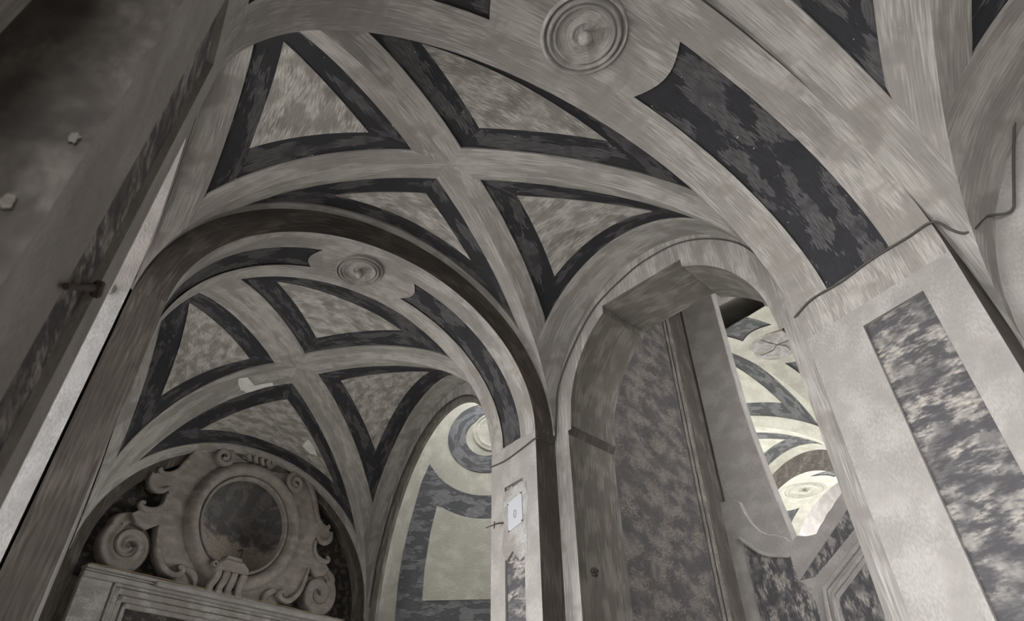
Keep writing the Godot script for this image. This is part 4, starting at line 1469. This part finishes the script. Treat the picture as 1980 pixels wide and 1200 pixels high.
# ---- door surround under the cartouche
func build_door() -> void:
	var o := structure("door_1", "moulded stone door surround with a projecting cornice below the cartouche", "door")
	var pe := end_wall()
	var s0 := -1.29
	var s1 := 1.12
	var blk := func(mb: MB, a0: float, a1: float, b0: float, b1: float, h: float) -> void:
		mb.box(Transform3D(Basis(pe.d, Vector3.UP, pe.n), pe.p((a0 + a1) * 0.5, (b0 + b1) * 0.5, h * 0.5 - 0.01)), Vector3(a1 - a0, b1 - b0, h + 0.02), 0.007)
	var mb := MB.new()
	blk.call(mb, s0, s1, 2.955, 2.98, 0.085)
	blk.call(mb, s0 + 0.004, s1 - 0.004, 2.94, 2.955, 0.07)
	blk.call(mb, s0 + 0.004, s1 - 0.004, 2.896, 2.94, 0.058)
	blk.call(mb, -0.76, s1 - 0.05, 2.925, 2.962, 0.096)
	put("cornice", mb, M.plaster, o)
	mb = MB.new()
	blk.call(mb, s0, s0 + 0.235, 0.0, 2.896, 0.055)
	blk.call(mb, s1 - 0.235, s1, 0.0, 2.896, 0.055)
	var i0 := 0.235
	for e in [[0.022, 0.066], [0.045, 0.048], [0.05, 0.03], [0.035, 0.04]]:     # stepped moulding round the leaf
		blk.call(mb, s0 + i0, s0 + i0 + e[0], 0.0, 3.131 - i0, e[1])
		blk.call(mb, s1 - i0 - e[0], s1 - i0, 0.0, 3.131 - i0, e[1])
		blk.call(mb, s0 + i0, s1 - i0, 3.131 - i0 - e[0], 3.131 - i0, e[1])
		i0 += e[0]
	put("door_frame", mb, M.whitish, o)
	mb = MB.new()
	mb.quad(pe.p(s0 + i0 - 0.01, 0.0, 0.006), pe.p(s1 - i0 + 0.01, 0.0, 0.006), pe.p(s1 - i0 + 0.01, 3.14 - i0, 0.006), pe.p(s0 + i0 - 0.01, 3.14 - i0, 0.006), pe.p(0, 1.5, 20))
	put("door_panel", mb, M.soot, o)
	mb = MB.new()
	mb.tube(curve3([pe.p(s0 + 0.02, 2.985, 0.075), pe.p(-0.9, 2.988, 0.078), pe.p(-0.3, 2.985, 0.08), pe.p(0.3, 2.989, 0.076), pe.p(0.8, 2.985, 0.08), pe.p(s1, 2.988, 0.076)], 6), [0.0045], 6)
	var w := put(numbered("electric_cable"), mb, M.copper, self)
	tag(w, "thin brownish wire lying along the top edge of the door cornice", "cable")

# ---- cables, spikes, plaques
func build_small_things() -> void:
	var mb := MB.new()
	mb.tube(curve3([Vector3(1.232, 3.235, -0.66), Vector3(1.226, 3.262, -0.55), Vector3(1.227, 3.254, -0.40), Vector3(1.226, 3.262, -0.25), Vector3(1.227, 3.255, -0.1), Vector3(1.227, 3.25, 0.008), Vector3(1.268, 3.205, 0.036), Vector3(1.274, 3.165, 0.062), Vector3(1.29, 3.166, 0.098), Vector3(1.35, 3.227, 0.137), Vector3(1.38, 3.215, 0.185), Vector3(1.385, 3.222, 0.212), Vector3(1.383, 3.26, 0.235), Vector3(1.376, 3.40, 0.305), Vector3(1.36, 3.528, 0.38)], 6), [0.005], 8)
	var c := put(numbered("electric_cable"), mb, M.cable, self)
	tag(c, "dark cable stretched across the nearest right pilaster at the arch springing", "cable")
	var pl := right_wall()
	mb = MB.new()
	var pts: Array = []
	for e in [[0.06, 3.45], [0.13, 3.72], [0.233, 3.94], [0.4, 4.1], [0.583, 4.195], [0.78, 4.22], [0.968, 4.2], [1.265, 4.09], [1.491, 3.86], [1.62, 3.65], [1.655, 3.45]]:
		pts.append(pl.p(e[0], e[1], 0.012))
	pts += [t2(1.205, 3.3, 0.014), t2(1.18, 3.255, 0.014), t2(1.12, 3.262, 0.012), t2(1.056, 3.262, 0.006), t2(1.052, 3.25, -0.1), t2(1.052, 3.235, -0.3), t2(1.052, 3.252, -0.47)]
	mb.tube(curve3(pts, 6), [0.0042], 8)
	c = put(numbered("electric_cable"), mb, M.cable, self)
	tag(c, "dark cable following the curved head of the right wall opening down to the slim pilaster", "cable")
	var d := (Vector3(1.248, 0, -6.145) - Vector3(0.9774, 0, -2.7587)).normalized()
	var p2 := Pl.new(Vector3(0.9774, 0, -2.7587), d, Vector3(d.z, 0, -d.x))
	mb = MB.new()
	pts = []
	for i in 22:
		var th := lerpf(2.7, 0.02, i / 21.0)
		pts.append(p2.p(1.64 + 1.575 * cos(th), 3.1 + 1.385 * sin(th), 0.01))
	mb.tube(curve3(pts, 3), [0.005], 6)
	c = put(numbered("electric_cable"), mb, M.cable, self)
	tag(c, "cable pinned along the moulded arch in front of the green painted wall", "cable")
	# iron spikes
	mb = MB.new()
	mb.tube(PackedVector3Array([Vector3(-1.256, 2.247, -0.512), Vector3(-1.243, 2.155, -0.38), Vector3(-1.24, 2.065, -0.255)]), [0.008, 0.006, 0.005], 8)
	mb.box(Transform3D(Basis(Vector3(1, 0, 0), -0.6), Vector3(-1.246, 2.243, -0.506)), Vector3(0.018, 0.022, 0.03), 0.004)
	c = put(numbered("iron_spike"), mb, M.iron, self)
	tag(c, "rusty iron spike driven into the blurred pilaster at the left edge", "spike")
	mb = MB.new()
	mb.tube(PackedVector3Array([t2(1.07, 2.85, -0.33), t2(1.03, 2.845, -0.35), t2(0.99, 2.83, -0.42)]), [0.006, 0.005, 0.003], 7)
	mb.tube(PackedVector3Array([t2(1.02, 2.86, -0.37), t2(1.02, 2.82, -0.375)]), [0.004], 6)
	c = put(numbered("iron_spike"), mb, M.iron, self)
	tag(c, "small dark iron spike on the slim pilaster beside its white patch", "spike")
	# mud nest on the grey jamb
	mb = MB.new()
	var rn := RandomNumberGenerator.new()
	rn.seed = 5
	for i in 16:
		var q := pl.p(1.572 - rn.randf() * 0.012, 2.505 + rn.randfn() * 0.012, -0.122 + rn.randfn() * 0.014)
		var b3 := Basis(Vector3(rn.randfn(), rn.randfn(), rn.randfn()).normalized(), rn.randf() * 3.0)
		mb.box(Transform3D(b3, q), Vector3(0.016, 0.012, 0.02), 0.005)
	c = put("mud_nest", mb, M.iron, self)
	tag(c, "small dark clump of dry mud stuck on the grey jamb", "nest")
	# plate screwed over the flaked patch of the slim pilaster
	var pp := Pl.new(t2(1.0613, 0, 0), F2.basis * Vector3(0, 0, -1), F2.basis * Vector3(-1, 0, 0))
	mb = MB.new()
	plate(mb, pp, PackedVector2Array([Vector2(0.11, 2.62), Vector2(0.10, 2.86), Vector2(0.08, 2.93), Vector2(0.105, 3.03), Vector2(0.16, 3.05), Vector2(0.24, 3.035), Vector2(0.335, 3.04), Vector2(0.35, 2.92), Vector2(0.335, 2.8), Vector2(0.355, 2.68), Vector2(0.31, 2.62), Vector2(0.25, 2.66), Vector2(0.18, 2.59)]), -0.012, 0.002, 0.003)
	var sp := get_node("pilaster_002")
	put("plaster_patch", mb, M.whitish, sp)
	mb = MB.new()
	plate(mb, pp, PackedVector2Array([Vector2(0.14, 2.80), Vector2(0.145, 2.975), Vector2(0.282, 2.95), Vector2(0.278, 2.775)]), 0.0, 0.007, 0.002)
	c = put("wall_plate", mb, M.slate, self)
	tag(c, "small pale plate with a tiny oval mark fixed on the slim pilaster", "plate")
	mb = MB.new()
	var ov := PackedVector2Array()
	for i in 24:
		ov.append(Vector2(0.211 + 0.010 * cos(TAU * i / 24.0), 2.865 + 0.022 * sin(TAU * i / 24.0)))
	ov.append(ov[0])
	stroke(mb, pp, ov, [0.0018], [0.001], 0.0072)
	put("oval_mark", mb, M.cable, c)
	for e in [[0.15, 2.972], [0.28, 2.94], [0.146, 2.806], [0.274, 2.78]]:
		mb = MB.new()
		mb.lathe(pp.basis_at(e[0], e[1], 0.006), [Vector2(0.006, 0.0), Vector2(0.005, 0.003), Vector2(0.0, 0.004)], 10)
		put("screw", mb, M.iron, c)
